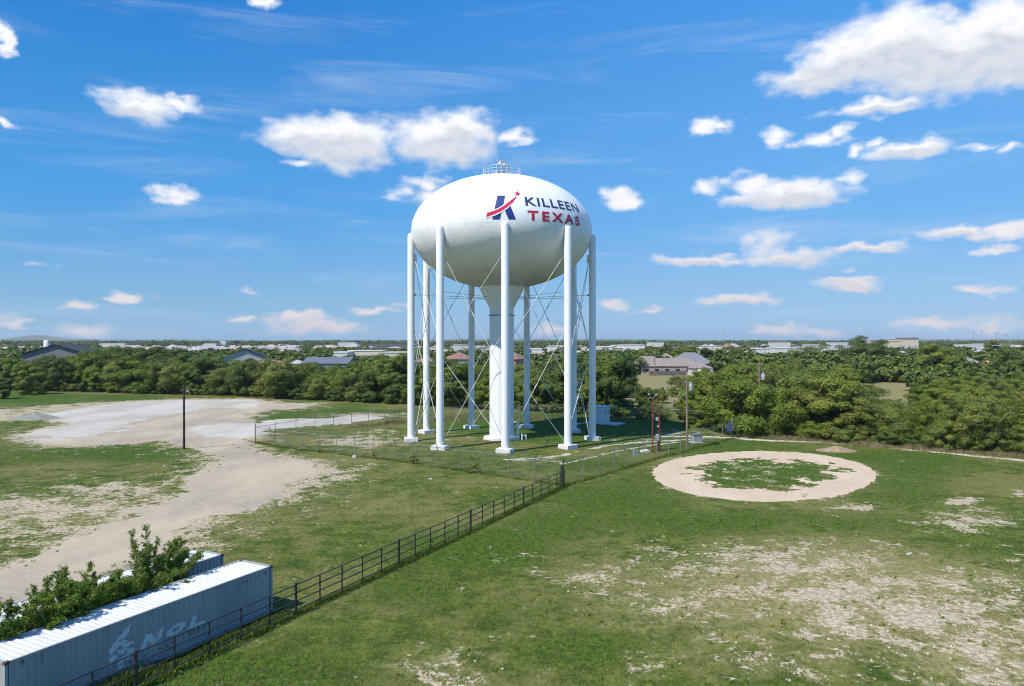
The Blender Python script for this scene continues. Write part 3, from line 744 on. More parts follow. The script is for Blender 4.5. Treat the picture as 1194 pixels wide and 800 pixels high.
# worn small dark stencils (too worn to read)
rs = random.Random(3)
def worn(s0, s1, t, h, n, name='worn_stencil'):
    polys = []
    w = (s1 - s0) / n
    for k in range(n):
        if rs.random() < .12: continue
        x = s0 + k * w
        for _ in range(3):
            a = x + rs.random() * w * .5; b_ = t + rs.random() * h * .7; ww = w * (.12 + .3 * rs.random()); hh = h * (.15 + .35 * rs.random())
            polys.append([(a, b_), (a + ww, b_), (a + ww, b_ + hh), (a, b_ + hh)])
    side_poly(polys, name, M['cdark'], True)
worn(11.25, 13.3, 2.12, .17, 9); worn(11.25, 12.6, 1.93, .13, 6); worn(13.05, 13.2, 1.72, .2, 1)
worn(8.0, 9.5, .55, .3, 5); worn(5.2, 7.8, .48, .16, 7)
side_poly([[(13.28, 2.2), (13.42, 2.2), (13.42, 2.42), (13.28, 2.42)]], 'vent_cover', M['cdark'], True)
side_poly([[(.62, 2.25), (.74, 2.22), (.74, 2.45), (.62, 2.45)]], 'vent_cover', M['cdark'], True)
side_poly([[(1.42, 1.9), (1.45, 1.9), (1.45, 2.46), (1.42, 2.46)]], 'seam', M['cdark'], True)

# ------------------------------------------------------------------ leafy things
def leaf_quads(P, Nn, size, rg, aspect=.55):
    k = len(P); Nn = Nn / (np.linalg.norm(Nn, axis=1, keepdims=True) + 1e-9)
    T = np.cross(Nn, rg.normal(size=(k, 3))); T /= np.linalg.norm(T, axis=1, keepdims=True) + 1e-9
    B = np.cross(Nn, T); s = size * (.6 + .8 * rg.random((k, 1)))
    return np.stack([P - T * s, P - B * s * aspect, P + T * s, P + B * s * aspect], 1).reshape(-1, 3)
def crown_mesh(name, m, seed, rx, rz, zc, nclump, nleaf, size, low=0.0, gap=.0):
    rg = np.random.default_rng(seed); Ps = []; Ns = []
    # clumps in the crown's volume, most of them near its skin
    dirs = rg.normal(size=(nclump, 3)); dirs /= np.linalg.norm(dirs, axis=1, keepdims=True)
    rad = .45 + .55 * rg.random(nclump) ** .45
    lob = 1 + .28 * np.sin(dirs[:, 0] * 3.1 + seed) * np.cos(dirs[:, 1] * 2.7 + seed * 1.7) + .14 * rg.normal(size=nclump)
    C_ = dirs * (rad * lob)[:, None] * np.array([rx, rx, rz]) + np.array([0, 0, zc])
    C_[:, 2] = np.maximum(C_[:, 2], .5 + low)
    cr = (.16 + .16 * rg.random(nclump)) * rx
    per = rg.multinomial(nleaf, cr ** 2 / (cr ** 2).sum())
    for c, r, n_, dd in zip(C_, cr, per, dirs):
        v = rg.normal(size=(n_, 3)); v /= np.linalg.norm(v, axis=1, keepdims=True)
        v[:, 2] = np.abs(v[:, 2]) * .9 + v[:, 2] * .1 + 0.0
        flip = rg.random(n_) < .25; v[flip, 2] *= -1
        p = c + v * r * (.7 + .45 * rg.random((n_, 1))) * np.array([1, 1, .8])
        Ps.append(p); Ns.append(v * .8 + dd * .35 + rg.normal(size=(n_, 3)) * .28 + np.array([0, 0, .25]))
    P = np.concatenate(Ps); Nn = np.concatenate(Ns); P[:, 2] = np.maximum(P[:, 2] * (zc + rz) * .985 / np.percentile(P[:, 2], 99.5), .05)
    return quads_mesh(name, leaf_quads(P, Nn, size, rg, .6), m)
def trunk_mesh(name, h, r, seed, spread):
    rg = random.Random(seed); b = MB(); p = Vector((0, 0, -.1)); q = Vector((.1, -.1, h * .3)); b.tube(p, q, r, r * .75, 8, False)
    for k in range(6):
        a = math.tau * k / 6 + rg.random(); e = Vector((math.cos(a) * spread, math.sin(a) * spread, h * (.55 + .3 * rg.random()))); m_ = q.lerp(e, .5) + Vector((0, 0, h * .06))
        b.tube(q, m_, r * .5, r * .3, 6, False); b.tube(m_, e, r * .3, r * .1, 5, False)
        b.tube(m_, m_ + Vector((rg.uniform(-1, 1), rg.uniform(-1, 1), h * .22)), r * .22, r * .06, 5, False)
    b.tube(q, (rg.uniform(-.4, .4), rg.uniform(-.4, .4), h * .82), r * .6, r * .12, 6, False)
    me = bpy.data.meshes.new(name); me.from_pydata(b.v, [], b.f); me.polygons.foreach_set('use_smooth', b.sm); me.materials.append(M['bark']); me.update()
    return me
PROTO = []   # all modelled 10 m tall
specs = [('leaf_dark', 'dark green', 5.2, 4.9, 5.2, 60), ('leaf_mid', 'mid green', 4.9, 4.8, 5.1, 52), ('leaf_olive', 'olive green', 5.6, 4.7, 5.0, 64), ('leaf_yellow', 'yellowish green', 4.6, 4.8, 5.2, 48),
         ('leaf_mid', 'mid green', 5.8, 4.6, 4.8, 70), ('leaf_dark', 'dark green', 4.4, 5.0, 5.1, 46), ('leaf_olive', 'olive green', 4.7, 4.9, 5.1, 54), ('leaf_grey', 'grey green', 4.9, 4.6, 5.0, 50)]
for k, (mn, word, rx, rz, zc, nc) in enumerate(specs):
    PROTO.append((crown_mesh('crown', M[mn], 100 + k, rx, rz, zc, nc, 20000, .150), trunk_mesh('trunk', 10, .32, k, 3), word))
# shrubs fill the skirts of the woods
SHR = [(crown_mesh('crown', M[mn], 300 + k, 3.4, 2.1, 1.9, 34, 8000, .125), w) for k, (mn, w) in enumerate((('leaf_mid', 'mid green'), ('leaf_olive', 'olive'), ('leaf_dark', 'dark green'), ('leaf_grey', 'grey green')))]

tree_n = 0
def put_tree(x, y, h, k, zone, wide=1.0):
    global tree_n
    cr, tr, word = PROTO[k]
    kind = 'tall' if h > 9.5 else ('medium' if h > 6.5 else 'low')
    root = thing('tree', f'{kind} {word} broadleaf tree {zone}', 'tree', (x, y, 0), random.uniform(0, 6.28), f'{kind} {word} trees {zone}')
    s = h / 10
    c = link('crown', cr, root); t = link('trunk', tr, root); root.scale = (s * wide, s * wide, s); tree_n += 1
    return root
def put_shrub(x, y, s, k, zone, hs=1.0):
    me, w = SHR[k]
    o = link('shrub', me); o.location = (x, y, 0); o.scale = (s, s, s * hs); o.rotation_euler = (0, 0, random.uniform(0, 6.28))
    return tag(o, f'{w} leafy shrub {zone}', 'shrub', f'{w} shrubs {zone}')

FRONT = [(-80, 453), (0, 455), (100, 457), (180, 459), (276, 461.5), (330, 465), (400, 468), (480, 472), (520, 474), (640, 481), (700, 484), (760, 489), (800, 493), (830, 500), (870, 507), (930, 511), (1000, 517), (1100, 524), (1194, 531), (1300, 540)]
TOP = [(-80, 409), (0, 413), (60, 412), (90, 407), (138, 403), (180, 405), (213, 407), (250, 418), (300, 421), (340, 413), (370, 421), (400, 418), (440, 411), (480, 412), (540, 420), (600, 423), (650, 420), (700, 408), (718, 412), (728, 462), (790, 466), (806, 452), (818, 430), (850, 422), (900, 422), (940, 416), (1000, 428), (1040, 452), (1060, 454), (1100, 448), (1150, 445), (1194, 448), (1300, 446)]
fxp, fyp = zip(*FRONT); tpx, tpy = zip(*TOP)
def front_y(px): return np.interp(px, fxp, fyp)
def top_y(px): return np.interp(px, tpx, tpy)
CLEAR = [GP([(715, 458), (722, 437), (872, 436.5), (876, 447), (838, 458), (760, 462)]), GP([(1012, 470), (1016, 446), (1066, 446), (1066, 470)])]
HOUSE_SPOTS = []      # filled below: (x,y,r)
def zone_of(px, row):
    z = 'in the left wood behind the gravel lot' if px < 480 else 'behind the tower legs' if px < 705 else 'in the shade beyond the yard fence' if px < 815 else 'in the right wood beyond the yard gate' if px < 1000 else 'in the right wood along the gravel track'
    return z + (', front row' if row == 0 else ', in its depth')
def cap(px, Y):      # nothing may hide what the place lets you see over the low trees
    c = 99.0
    if 724 < px < 812 and Y < 236: c = min(c, HT(452 if px < 795 else 448, Y))
    if 1000 < px < 1074 and Y < 200: c = min(c, HT(465, Y))
    if 726 < px < 840 and 236 <= Y < 330: c = 0
    if 1120 < px < 1170 and 150 < Y < 284: c = min(c, HT(427, Y))
    if 12 < px < 96 and 150 < Y < 300: c = min(c, HT(414.5, Y))
    if 250 < px < 312 and Y < 290: c = min(c, HT(418.5, Y))
    if 355 < px < 408 and Y < 290: c = min(c, HT(424, Y))
    return c
cand = []
px = -75.0
while px < 1290:
    fy = float(front_y(px)); Y0 = F * H / (fy - HY) + 3.0
    step = 6.2 / Y0 * F
    for row in range(0, 24):
        Yr = Y0 + row * 6.0 + random.uniform(-1.5, 1.5) + (row > 3) * (row - 3) * 1.6
        pxx = px + random.uniform(-.45, .45) * step
        if px < 480 and row > 4: break
        if Yr > 420: break
        if row >= 2 and px > 700 and random.random() < .18: continue
        x, y = D(pxx, Yr), Yr
        if any(inside(x, y, c) for c in CLEAR): continue
        if px > 480 and px < 705 and row > 7: break
        Tt = float(top_y(pxx)) + random.uniform(-2, 6)
        if row == 0: h = min(HT(Tt, Yr) * random.uniform(.55, 1.0), 11.5)
        elif row < 4: h = min(HT(Tt, Yr) * random.uniform(.72, 1.04), 13)
        else: h = random.uniform(6.5, 10.0)
        if px > 815 and row >= 2: h = min(h, random.uniform(7.0, 10.5)) if row > 3 else min(h, 11.0)
        if px > 1010: h = min(h, random.uniform(5.6, 8.4))
        c = cap(pxx, Yr)
        h = min(h, c)
        if h < 1.6: continue
        cand.append((row, pxx, x, y, h))
    px += step
# how much of each one the picture shows: keep the most visible as individuals
def vis_area(c):
    row, pxx, x, y, h = c; return (h / y) * (2.2 if row == 0 else 1.0 / (1 + .35 * row))
cand.sort(key=vis_area, reverse=True)
ind = cand[:285]; rest = cand[285:]
order = {}
for (row, pxx, x, y, h) in ind:
    if pxx < 480: k = random.choice([0, 1, 1, 4, 5, 2, 0])
    elif pxx < 815: k = random.choice([0, 1, 5, 1, 2, 4])
    else: k = random.choice([1, 2, 3, 4, 6, 2, 4, 3, 1])
    put_tree(x, y, h, k, zone_of(pxx, row), random.uniform(.8, 1.22))
# leafy skirts in front of the rows
px = -70.0
while px < 1250:
    fy = float(front_y(px)); Y0 = F * H / (fy - HY)
    s = random.uniform(.45, .95)
    if 480 < px < 815: s *= .8
    c = cap(px, Y0); s = min(s, c / 3.6)
    put_shrub(D(px, Y0), Y0 + random.uniform(-.3, 1.2), s, random.randrange(3), zone_of(px, 0).replace(', front row', '') + ' edge', random.uniform(.8, 1.2))
    px += random.uniform(3.2, 6.2) / Y0 * F
# single bushes and small trees that stand apart
put_tree(*G(4, 465), 5.2, 5, 'standing alone at the far left on the grass', 1.1)
put_tree(*G(34, 460), 8.5, 3, 'pale crowned at the left end of the wood', 1.0)
def small_bush(px, py, s, mat, label, hs=1.0, seed=1, n=500):
    me = crown_mesh('bush', M[mat], seed, .8, .8, .75, 16, n, .075)
    o = link('bush', me); x, y = G(px, py); o.location = (x, y, 0); o.scale = (s, s, s * hs); return tag(o, label, 'bush')
small_bush(483, 541, .62, 'leaf_dark', 'small dark round bush at the front chain link fence', 1.3, 3, 900)
small_bush(552, 551, .95, 'leaf_olive', 'sparse twiggy bush at the front fence below the tower', 1.35, 4, 700)
small_bush(437, 535, .45, 'leaf_dark', 'tiny dark weed bush at a post of the front fence', 1.3, 5, 350)
small_bush(652, 569, .6, 'leaf_mid', 'low weed bush at the end of the pipe fence', 1.2, 6, 500)
def weed_clumps():
    rg = np.random.default_rng(77); n = 1500; ty = 30 + rg.random(n) ** 1.2 * 90; tx = (rg.random(n) * 2 - 1) * .74 * ty
    kp = (fbm(tx * .12, ty * .12, 3, 60) > -.02) & (sdf_poly(tx, ty, ROAD) > -1.5) & (ringf(tx, ty) > .3); rl_ = np.stack([tx - P0[0], ty - P0[1]], -1); kp &= ~((rl_ @ U > -1.5) & (rl_ @ U < 14.5) & (rl_ @ W > -.3) & (rl_ @ W < 7))
    tx, ty = tx[kp], ty[kp]; m_ = 14; r_ = (.10 + .22 * rg.random((len(tx), 1)) ** 2)
    d_ = rg.normal(size=(len(tx), m_, 3)); d_ /= np.linalg.norm(d_, axis=2, keepdims=True); d_[:, :, 2] = np.abs(d_[:, :, 2]) * .5
    P_ = np.stack([tx, ty, np.zeros_like(tx)], -1)[:, None, :] + d_ * r_[:, :, None] * (.4 + .8 * rg.random((len(tx), m_, 1)))
    V_ = leaf_quads(P_.reshape(-1, 3), d_.reshape(-1, 3) + rg.normal(size=(len(tx) * m_, 3)) * .4, .065, rg, .5); V_[:, 2] = np.maximum(V_[:, 2], .006)
    tag(link('weed_clumps', quads_mesh('weed_clumps', V_, M['leaf_mid'])), 'low broadleaf weeds dotted over the grass', 'weeds', kind='stuff')
weed_clumps()
# hackly weeds under the trees, along fences
def weeds(name, label, pts, hgt, n, m, width, seed):
    rg = np.random.default_rng(seed); P = []; 
    pts = np.array(pts); seg = np.hypot(*(pts[1:] - pts[:-1]).T); cum = np.concatenate([[0], np.cumsum(seg)]); t = rg.random(n) * cum[-1]
    i = np.clip(np.searchsorted(cum, t) - 1, 0, len(seg) - 1); f = ((t - cum[i]) / seg[i])[:, None]; P = pts[i] * (1 - f) + pts[i + 1] * f
    P = P + rg.normal(size=(n, 2)) * width; h = hgt * (.35 + rg.random(n)); h *= np.clip(.6 + 1.6 * fbm(P[:, 0] * .5, P[:, 1] * .5, 3, seed), .1, 2)
    a = rg.random(n) * math.tau; w = .025 + .03 * rg.random(n); cx_, sy_ = np.cos(a) * w, np.sin(a) * w; ln = rg.normal(size=(n, 2)) * .3 * h[:, None]
    z = np.zeros(n)
    V = np.stack([np.stack([P[:, 0] - cx_, P[:, 1] - sy_, z], -1), np.stack([P[:, 0] + cx_, P[:, 1] + sy_, z], -1), np.stack([P[:, 0] + ln[:, 0], P[:, 1] + ln[:, 1], h], -1)], 1)
    return tag(link(name, quads_mesh(name, V.reshape(-1, 3), m, nper=3)), label, 'weeds', kind='stuff')
weeds('tall_grass', 'taller green grass left uncut under the black pipe fence', [Pa, Pa + d * 60], .20, 26000, M['leaf_mid'], .16, 5)
weeds('tall_grass', 'uncut green grass under the chain link fences', GP(FL) + GP(RR)[1:], .34, 9000, M['leaf_mid'], .22, 6)
weeds('dry_weeds', 'dry straw coloured weeds at the foot of the back fence', GP(BL[5:]) , .8, 7000, M['straw'], .9, 7)
weeds('dry_weeds', 'dry weeds at the foot of the right wood', GP([(868, 508), (930, 512.5), (1000, 519), (1100, 526), (1194, 533), (1280, 541)]), .7, 11000, M['straw'], .9, 8)

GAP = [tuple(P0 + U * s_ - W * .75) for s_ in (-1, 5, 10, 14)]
weeds('shade_strip_weeds', 'dark weeds added as a strip of shade between the near container and the pipe fence', GAP, .42, 16000, M['leaf_dark'], .22, 15)  # dark leaf band added to stand in for the shadow beside the container
# scrub growing between the two containers: arching stems with leaf sprays
def scrub(name, label, stems, m, seed, leaf=.085, per=90, feather=False):
    rg = np.random.default_rng(seed); root = thing(name, label, 'shrub', (*stems[0][0], 0))
    ox, oy = stems[0][0]; b = MB(); P = []; Nn = []
    for (bx, by), (ex, ey, ez), bow in stems:
        a = np.array([bx - ox, by - oy, 0.]); e_ = np.array([ex - ox, ey - oy, ez]); mid = (a + e_) / 2 + np.array([0, 0, bow])
        pts = [(1 - t) ** 2 * a + 2 * t * (1 - t) * mid + t * t * e_ for t in np.linspace(0, 1, 12)]
        for k in range(11): b.tube(pts[k], pts[k + 1], .035 * (1 - k / 12) + .008, .035 * (1 - (k + 1) / 12) + .008, 5, False)
        for k in range(3, 12):
            c = pts[k]; tan = pts[min(k + 1, 11)] - pts[k - 1]; tan /= np.linalg.norm(tan)
            for _ in range(3 if not feather else 6):
                dv = rg.normal(size=3); dv[2] = dv[2] * .5 + (.25 if not feather else .9); dv += tan * (1.3 if not feather else .6); dv /= np.linalg.norm(dv); L = (.35 + .5 * rg.random()) * (1.15 - k / 16)
                b.tube(c, c + dv * L, .008, .004, 3, False)
                n_ = per // 4; t = rg.random(n_)[:, None]; pp = c + dv * L * t * 1.05 + rg.normal(size=(n_, 3)) * (.05 if not feather else .04) + np.array([0, 0, -.05]) * t ** 2
                P.append(pp); Nn.append(rg.normal(size=(n_, 3)) + np.array([0, 0, .6]))
    P = np.concatenate(P); Nn = np.concatenate(Nn)
    link('foliage', quads_mesh('foliage', leaf_quads(P, Nn, leaf * 1.2, rg, .24), m), root); b.build('stems', M['bark'], root)
    return root
def between(s, w=0.0):                # a spot in the gap between the containers
    q = P0 + U * s + W * (2.44 + .85 + w); return (float(q[0]), float(q[1]))
def tip(s, w, z): q = P0 + U * s + W * (2.44 + .85 + w); return (float(q[0]), float(q[1]), z)
def stems(s0, s1, n, hz, seed, wl=(-1.5, 1.3), lean=(-.8, 1.6)):
    rg = random.Random(seed); o = []
    for _ in range(n):
        s = rg.uniform(s0, s1); o.append((between(s, rg.uniform(-.4, .4)), tip(s + rg.uniform(*lean), rg.uniform(*wl), rg.uniform(*hz)), rg.uniform(.5, 1.5)))
    return o
S1 = stems(7.3, 9.4, 26, (2.5, 3.5), 1, (-1.5, 1.4), (-.8, 3.2)) + [(between(8.2), tip(8.9, .6, 5.2), .6), (between(8.0), tip(8.1, .3, 4.6), .4), (between(8.5), tip(9.3, .9, 4.2), .8), (between(8.4), tip(11.2, .9, 4.0), 1.5), (between(8.9), tip(11.6, .0, 3.4), 1.3), (between(8.9), tip(11.2, .9, 3.9), 1.4), (between(8.2), tip(8.3, .9, 5.0), .6), (between(9), tip(10.9, .3, 3.6), 1.2), (between(9), tip(11.3, -.5, 3.3), 1.2)] + stems(7.8, 9.0, 12, (3.2, 4.5), 21, (-.4, 1.5), (-.3, 2.6))
scrub('scrub_tree', 'leafy scrub with long arching branches between the two containers', S1, M['leaf_bright'], 41, .068, 110)
scrub('scrub_bush', 'feathery bright green bush in the middle of the container gap', stems(5.0, 7.4, 34, (2.7, 3.5), 2, (-1.0, 1.0), (-.6, .6)), M['leaf_bright'], 42, .06, 110, True)
S3 = stems(1.0, 4.9, 36, (2.6, 4.1), 3, (-1.6, 1.6), (-.8, 2.0)) + stems(-1.5, 1.5, 16, (2.4, 3.7), 9, (-1.3, 1.5), (-1, 1.6))
scrub('scrub_tree', 'dense darker scrub at the left end of the container gap', S3, M['leaf_bright'], 43, .08, 100)

# ------------------------------------------------------------------ poles and yard things
def pole(name, label, cat, px, py, top, mat, r=(.14, .10)):
    x, y = G(px, py); root = thing(name, label, cat, (x, y, 0)); MB().tube((0, 0, -.1), (0, 0, top), r[0], r[1], 12).build('shaft', mat, root); return root
p1 = pole('lamp_pole', 'black wooden pole with a small lamp standing by the dirt road', 'pole', 214.5, 524, 9.1, M['dwood'], (.17, .12))
b = MB(); b.tube((0, 0, 7.6), (.55, -.1, 8.1), .03); b.build('arm', M['galv'], p1); b = MB().lathe([(.0, .12), (.12, .1), (.2, -.05), (.16, -.16), (.0, -.2)], (.6, -.12, 8.1), 12).build('lamp_head', M['grey'], p1)
p2 = pole('utility_pole', 'wooden utility pole with a transformer behind the chain link fence', 'utility pole', 801, 523.5, 10.0, M['wood'], (.17, .12))
def transformer(root, x, z, n=1):
    for k in range(n):
        b = MB().lathe([(0, -.5), (.26, -.5), (.28, -.45), (.28, .42), (.24, .5), (0, .52)], (x + .1, -.25 - .45 * k, z), 16); b.tube((x + .1, -.25 - .45 * k, z + .5), (x + .1, -.25 - .45 * k, z + .85), .05); b.build('transformer', M['grey'], root)
transformer(p2, .38, 8.6)
b = MB(); b.box((0, 0, 9.4), (1.1, .1, .12)); b.build('crossarm', M['wood'], p2)
p3 = pole('utility_pole', 'utility pole with a pair of transformers rising from the right wood', 'utility pole', 885.7, 506, 11.6, M['wood'], (.19, .13))
b = MB(); b.box((0, 0, 11.1), (.9, .1, .12)); b.build('crossarm', M['wood'], p3); transformer(p3, .3, 9.2, 2)
p4 = pole('siren_pole', 'thin red pole with a forked top inside the yard', 'pole', 761, 526.3, 7.2, M['redpole'], (.10, .08))
b = MB(); b.tube((0, 0, 7.1), (-.55, 0, 7.85), .035); b.tube((0, 0, 7.1), (.55, 0, 7.85), .035); b.box((-.5, 0, 7.75), (.18, .3, .22), .2); b.box((.5, 0, 7.75), (.18, .3, .22), -.2); b.build('fork', M['grey'], p4)
p5 = pole('service_pole', 'short rust red service pole with meter boxes inside the yard', 'pole', 768.5, 526, 5.6, M['dredpole'], (.20, .17))
b = MB(); b.box((-.3, -.1, 4.4), (.3, .3, .5)); b.box((-.25, -.15, 1.9), (.45, .3, .9)); b.box((-.2, -.15, 3.4), (.2, .2, .3)); b.build('meter_box', M['grey'], p5)
b = MB(); b.tube((-.2, -.18, 0), (-.2, -.18, 5.0), .05); b.tube((.1, 0, 2.9), (.7, 0, 2.9), .04); b.build('conduit', M['black'], p5)
for lab, (A, B) in (('thin service wire sloping from the utility pole to the red service pole', ((G(768.5, 526), 5.5), (G(801, 523.5), 8.0))),):
    (ax, ay), az = A; (bx, by), bz = B; pts = [(ax + (bx - ax) * t, ay + (by - ay) * t, az + (bz - az) * t - .35 * math.sin(math.pi * t)) for t in np.linspace(0, 1, 12)]
    tag(MB().path(pts, .03, 4).build('service_wire', M['grey'], None), lab, 'wire')
ax, ay = G(801, 523.5); bx, by = G(885.7, 506)
for dx_ in (-.4, .4):
    pts = [(ax + dx_ + (bx - ax) * t, ay + (by - ay) * t, 9.5 + 1.6 * t - .6 * math.sin(math.pi * t)) for t in np.linspace(0, 1, 14)]
    tag(MB().path(pts, .014, 4).build('power_line', M['black'], None), 'thin power line strung between the two utility poles', 'wire', 'power lines between the utility poles')
x, y = G(812, 516); ub = thing('utility_box', 'grey dented ground box behind the chain link fence by the utility pole', 'box', (x, y, 0), .3)
MB().box((0, 0, .65), (1.5, 1.0, 1.1)).build('housing', M['grey'], ub); MB().box((0, 0, 1.23), (1.65, 1.15, .08)).build('lid', M['galv'], ub); MB().box((0, 0, .05), (1.9, 1.4, .1)).build('plinth', M['pad'], ub)
x, y = G(752, 527); tag(MB().box((0, 0, .12), (1.1, .8, .24), .4).box((.1, .1, .28), (.5, .4, .1), .2).build('concrete_block', M['foot'], None, (x, y, 0)), 'low pale concrete block beside the thin red pole', 'block')
# equipment cabinet on its slab behind the tower
x, y = G(699, 493.5); cb = thing('equipment_cabinet', 'pale blue white equipment cabinet on a slab behind the right tower legs', 'cabinet', (x, y, 0), R(-33))
MB().box((0, 0, 1.62), (3.0, 2.3, 2.9)).build('housing', M['cab'], cb); MB().box((0, 0, 3.12), (3.2, 2.5, .12)).build('roof', M['cab'], cb); MB().box((.9, 0, .08), (7, 3.6, .16)).build('slab', M['pad'], cb)
dr = MB().box((1.52, .1, 1.5), (.04, 1.0, 2.1)).build('door', M['cab'], cb); MB().box((1.55, -.25, 1.5), (.05, .06, .25)).build('handle', M['black'], dr)
for yy in (-.75, .45): MB().box((1.545, yy, 2.1), (.06, .42, .55)).build('air_vent', M['grey'], cb)
x, y = G(668, 494.5); cb = thing('equipment_box', 'small low white box on the slab left of the cabinet', 'box', (x, y, 0), R(-33)); MB().box((0, 0, .7), (1.2, .8, 1.1)).build('housing', M['cab'], cb); MB().box((0, 0, .07), (2.6, 1.8, .14)).build('slab', M['pad'], cb)

def mound(name, label, px, py, rx, ry, h, m, seed, stuff_n=0):
    x, y = G(px, py); rg = np.random.default_rng(seed); n = 40; g = np.linspace(-1, 1, n); X_, Y_ = np.meshgrid(g, g); r = np.sqrt(X_ ** 2 + Y_ ** 2)
    Z = np.clip(1 - r, 0, 1) ** 1.1 * (1 + .9 * fbm(X_ * 3 + seed, Y_ * 3, 5, seed)) * h - .03; Z += np.where(r < .95, fbm(X_ * 14, Y_ * 14, 3, seed) * .25 * h, 0)
    b = MB(); b.add([(X_[j, i] * rx, Y_[j, i] * ry, max(Z[j, i], -.03)) for j in range(n) for i in range(n)], [(j * n + i, j * n + i + 1, (j + 1) * n + i + 1, (j + 1) * n + i) for j in range(n - 1) for i in range(n - 1)], True)
    return tag(b.build(name, m, None, (x, y, 0)), label, 'mound')
mound('soil_mound', 'small heap of dry tan soil between the infield ring and the track', 975, 525.5, 2.9, 2.0, .65, M['soilpile'], 3)
mound('gravel_mound', 'low grey green gravel mound at the left edge of the lot', 40, 488, 4.6, 3.5, 1.3, M['greypile'], 5)
x, y = G(1060, 647); tag(MB().box((0, 0, .06), (.36, .2, .08), .4).box((.12, .03, .1), (.2, .15, .07), .9).build('litter_bag', M['pad'], None, (x, y, 0)), 'crumpled pale blue litter lying on the bare right field', 'litter')
x, y = G(413.6, 533); tag(MB().box((0, 0, .1), (.45, .4, .22), .2).box((0.05, 0, .22), (.3, .25, .08), .5).build('concrete_block', M['foot'], None, (x, y - .4, 0)), 'small white block at the foot of a front fence post', 'block')
x, y = G(502, 559); tag(MB().box((0, 0, .04), (.35, .2, .08), .3).build('litter_paper', M['sign'], None, (x, y, 0)), 'scrap of white paper on the grass left of the pipe fence', 'litter')
x, y = G(10, 452); wb = thing('garden_shed', 'small white shed glimpsed at the far left under the trees', 'shed', (x, y, 0)); MB().box((0, 0, 1.2), (3.6, 2.6, 2.4)).build('wall', M['cab'], wb)
b = MB(); b.add([(-2, -1.5, 2.4), (2, -1.5, 2.4), (2, 1.5, 2.4), (-2, 1.5, 2.4), (-2, 0, 3.1), (2, 0, 3.1)], [(0, 1, 5, 4), (2, 3, 4, 5), (0, 4, 3), (1, 2, 5)]); b.build('roof', M['grey'], wb)
# pebbles and clods over the bare field
k = 5200; ty = 30 + rng.random(k) ** 1.2 * 75; tx = (rng.random(k) * 2 - 1) * .73 * ty; bf = field(tx, ty, BARE) + fbm(tx, ty, 4, 8) * .9; kp = (bf > .42) & (sdf_poly(tx, ty, ROAD) > 0); tx, ty = tx[kp], ty[kp]
b = []; 
for x_, y_ in zip(tx, ty):
    s = .03 + .07 * random.random() ** 2; t = random.random() * 3
    c, sn = math.cos(t) * s, math.sin(t) * s; bs = [(x_ + c, y_ + sn, 0), (x_ - sn, y_ + c, 0), (x_ - c, y_ - sn, 0), (x_ + sn, y_ - c, 0)]; tp = (x_ + .2 * s, y_, s * .9)
    for q in range(4): b += [bs[q], bs[(q + 1) % 4], tp]
if b: tag(link('pebbles', quads_mesh('pebbles', np.array(b), M['path'], nper=3)), 'loose pale limestone pebbles over the bare ground', 'pebbles', kind='stuff')

# ------------------------------------------------------------------ buildings
def mats(c, c2=None, r=.8): 
    key = 'b%.2f%.2f%.2f' % c
    if key not in M: M[key] = plain('building_finish', c, c2, r, .6)
    return M[key]
def house(label, cx, cy, w, dp, eave, ridge, rz, wall, roof, cat='house', name='house', hip=True, over=.4, wins=2, base=0.0, group=None, chim=False):
    root = thing(name, label, cat, (cx, cy, base), rz, group)
    MB().box((0, 0, eave / 2), (w, dp, eave)).build('wall', wall, root)
    b = MB(); W_, D_ = w / 2 + over, dp / 2 + over; hx = W_ - (D_ if hip else 0); hx = max(hx, .2)
    z0, z1 = eave + .003, ridge; t = .16
    b.add([(-W_, -D_, z0), (W_, -D_, z0), (W_, D_, z0), (-W_, D_, z0), (-hx, 0, z1), (hx, 0, z1)], [(0, 1, 5, 4), (2, 3, 4, 5), (3, 0, 4), (1, 2, 5), (3, 2, 1, 0)])
    ro = b.build('roof', roof, root)
    if chim: MB().box((w * .22, .3, ridge + .1), (.9, .7, 1.6)).build('chimney', wall, ro)
    for k in range(wins):
        f = MB().box(((k + .5) / wins * w - w / 2, -dp / 2 - .03, eave * .52), (min(1.6, w / wins * .5), .06, 1.2)).build('window', M['glass'], root)
    HOUSE_SPOTS.append((cx, cy, max(w, dp) / 2 + 1.5))
    return root
TAN = (.34, .29, .25); BRN = (.25, .21, .19); GRY = (.30, .30, .32); CRM = (.62, .56, .47); WHT = (.62, .62, .60); BRK = (.36, .17, .11); PNK = (.40, .33, .30); DRK = (.07, .075, .09)
def bld(px0, px1, py_top, py_eave, Y, label, wall, roof, rz=0, dp=14, hip=True, cat='house', name='house', wins=3, chim=False, group=None):
    x = (D(px0, Y) + D(px1, Y)) / 2; w = D(px1, Y) - D(px0, Y)
    return house(label, x, Y + dp / 2, w, dp, HT(py_eave, Y), HT(py_top, Y), rz, wall, roof, cat, name, hip, .4, wins, chim=chim, group=group)
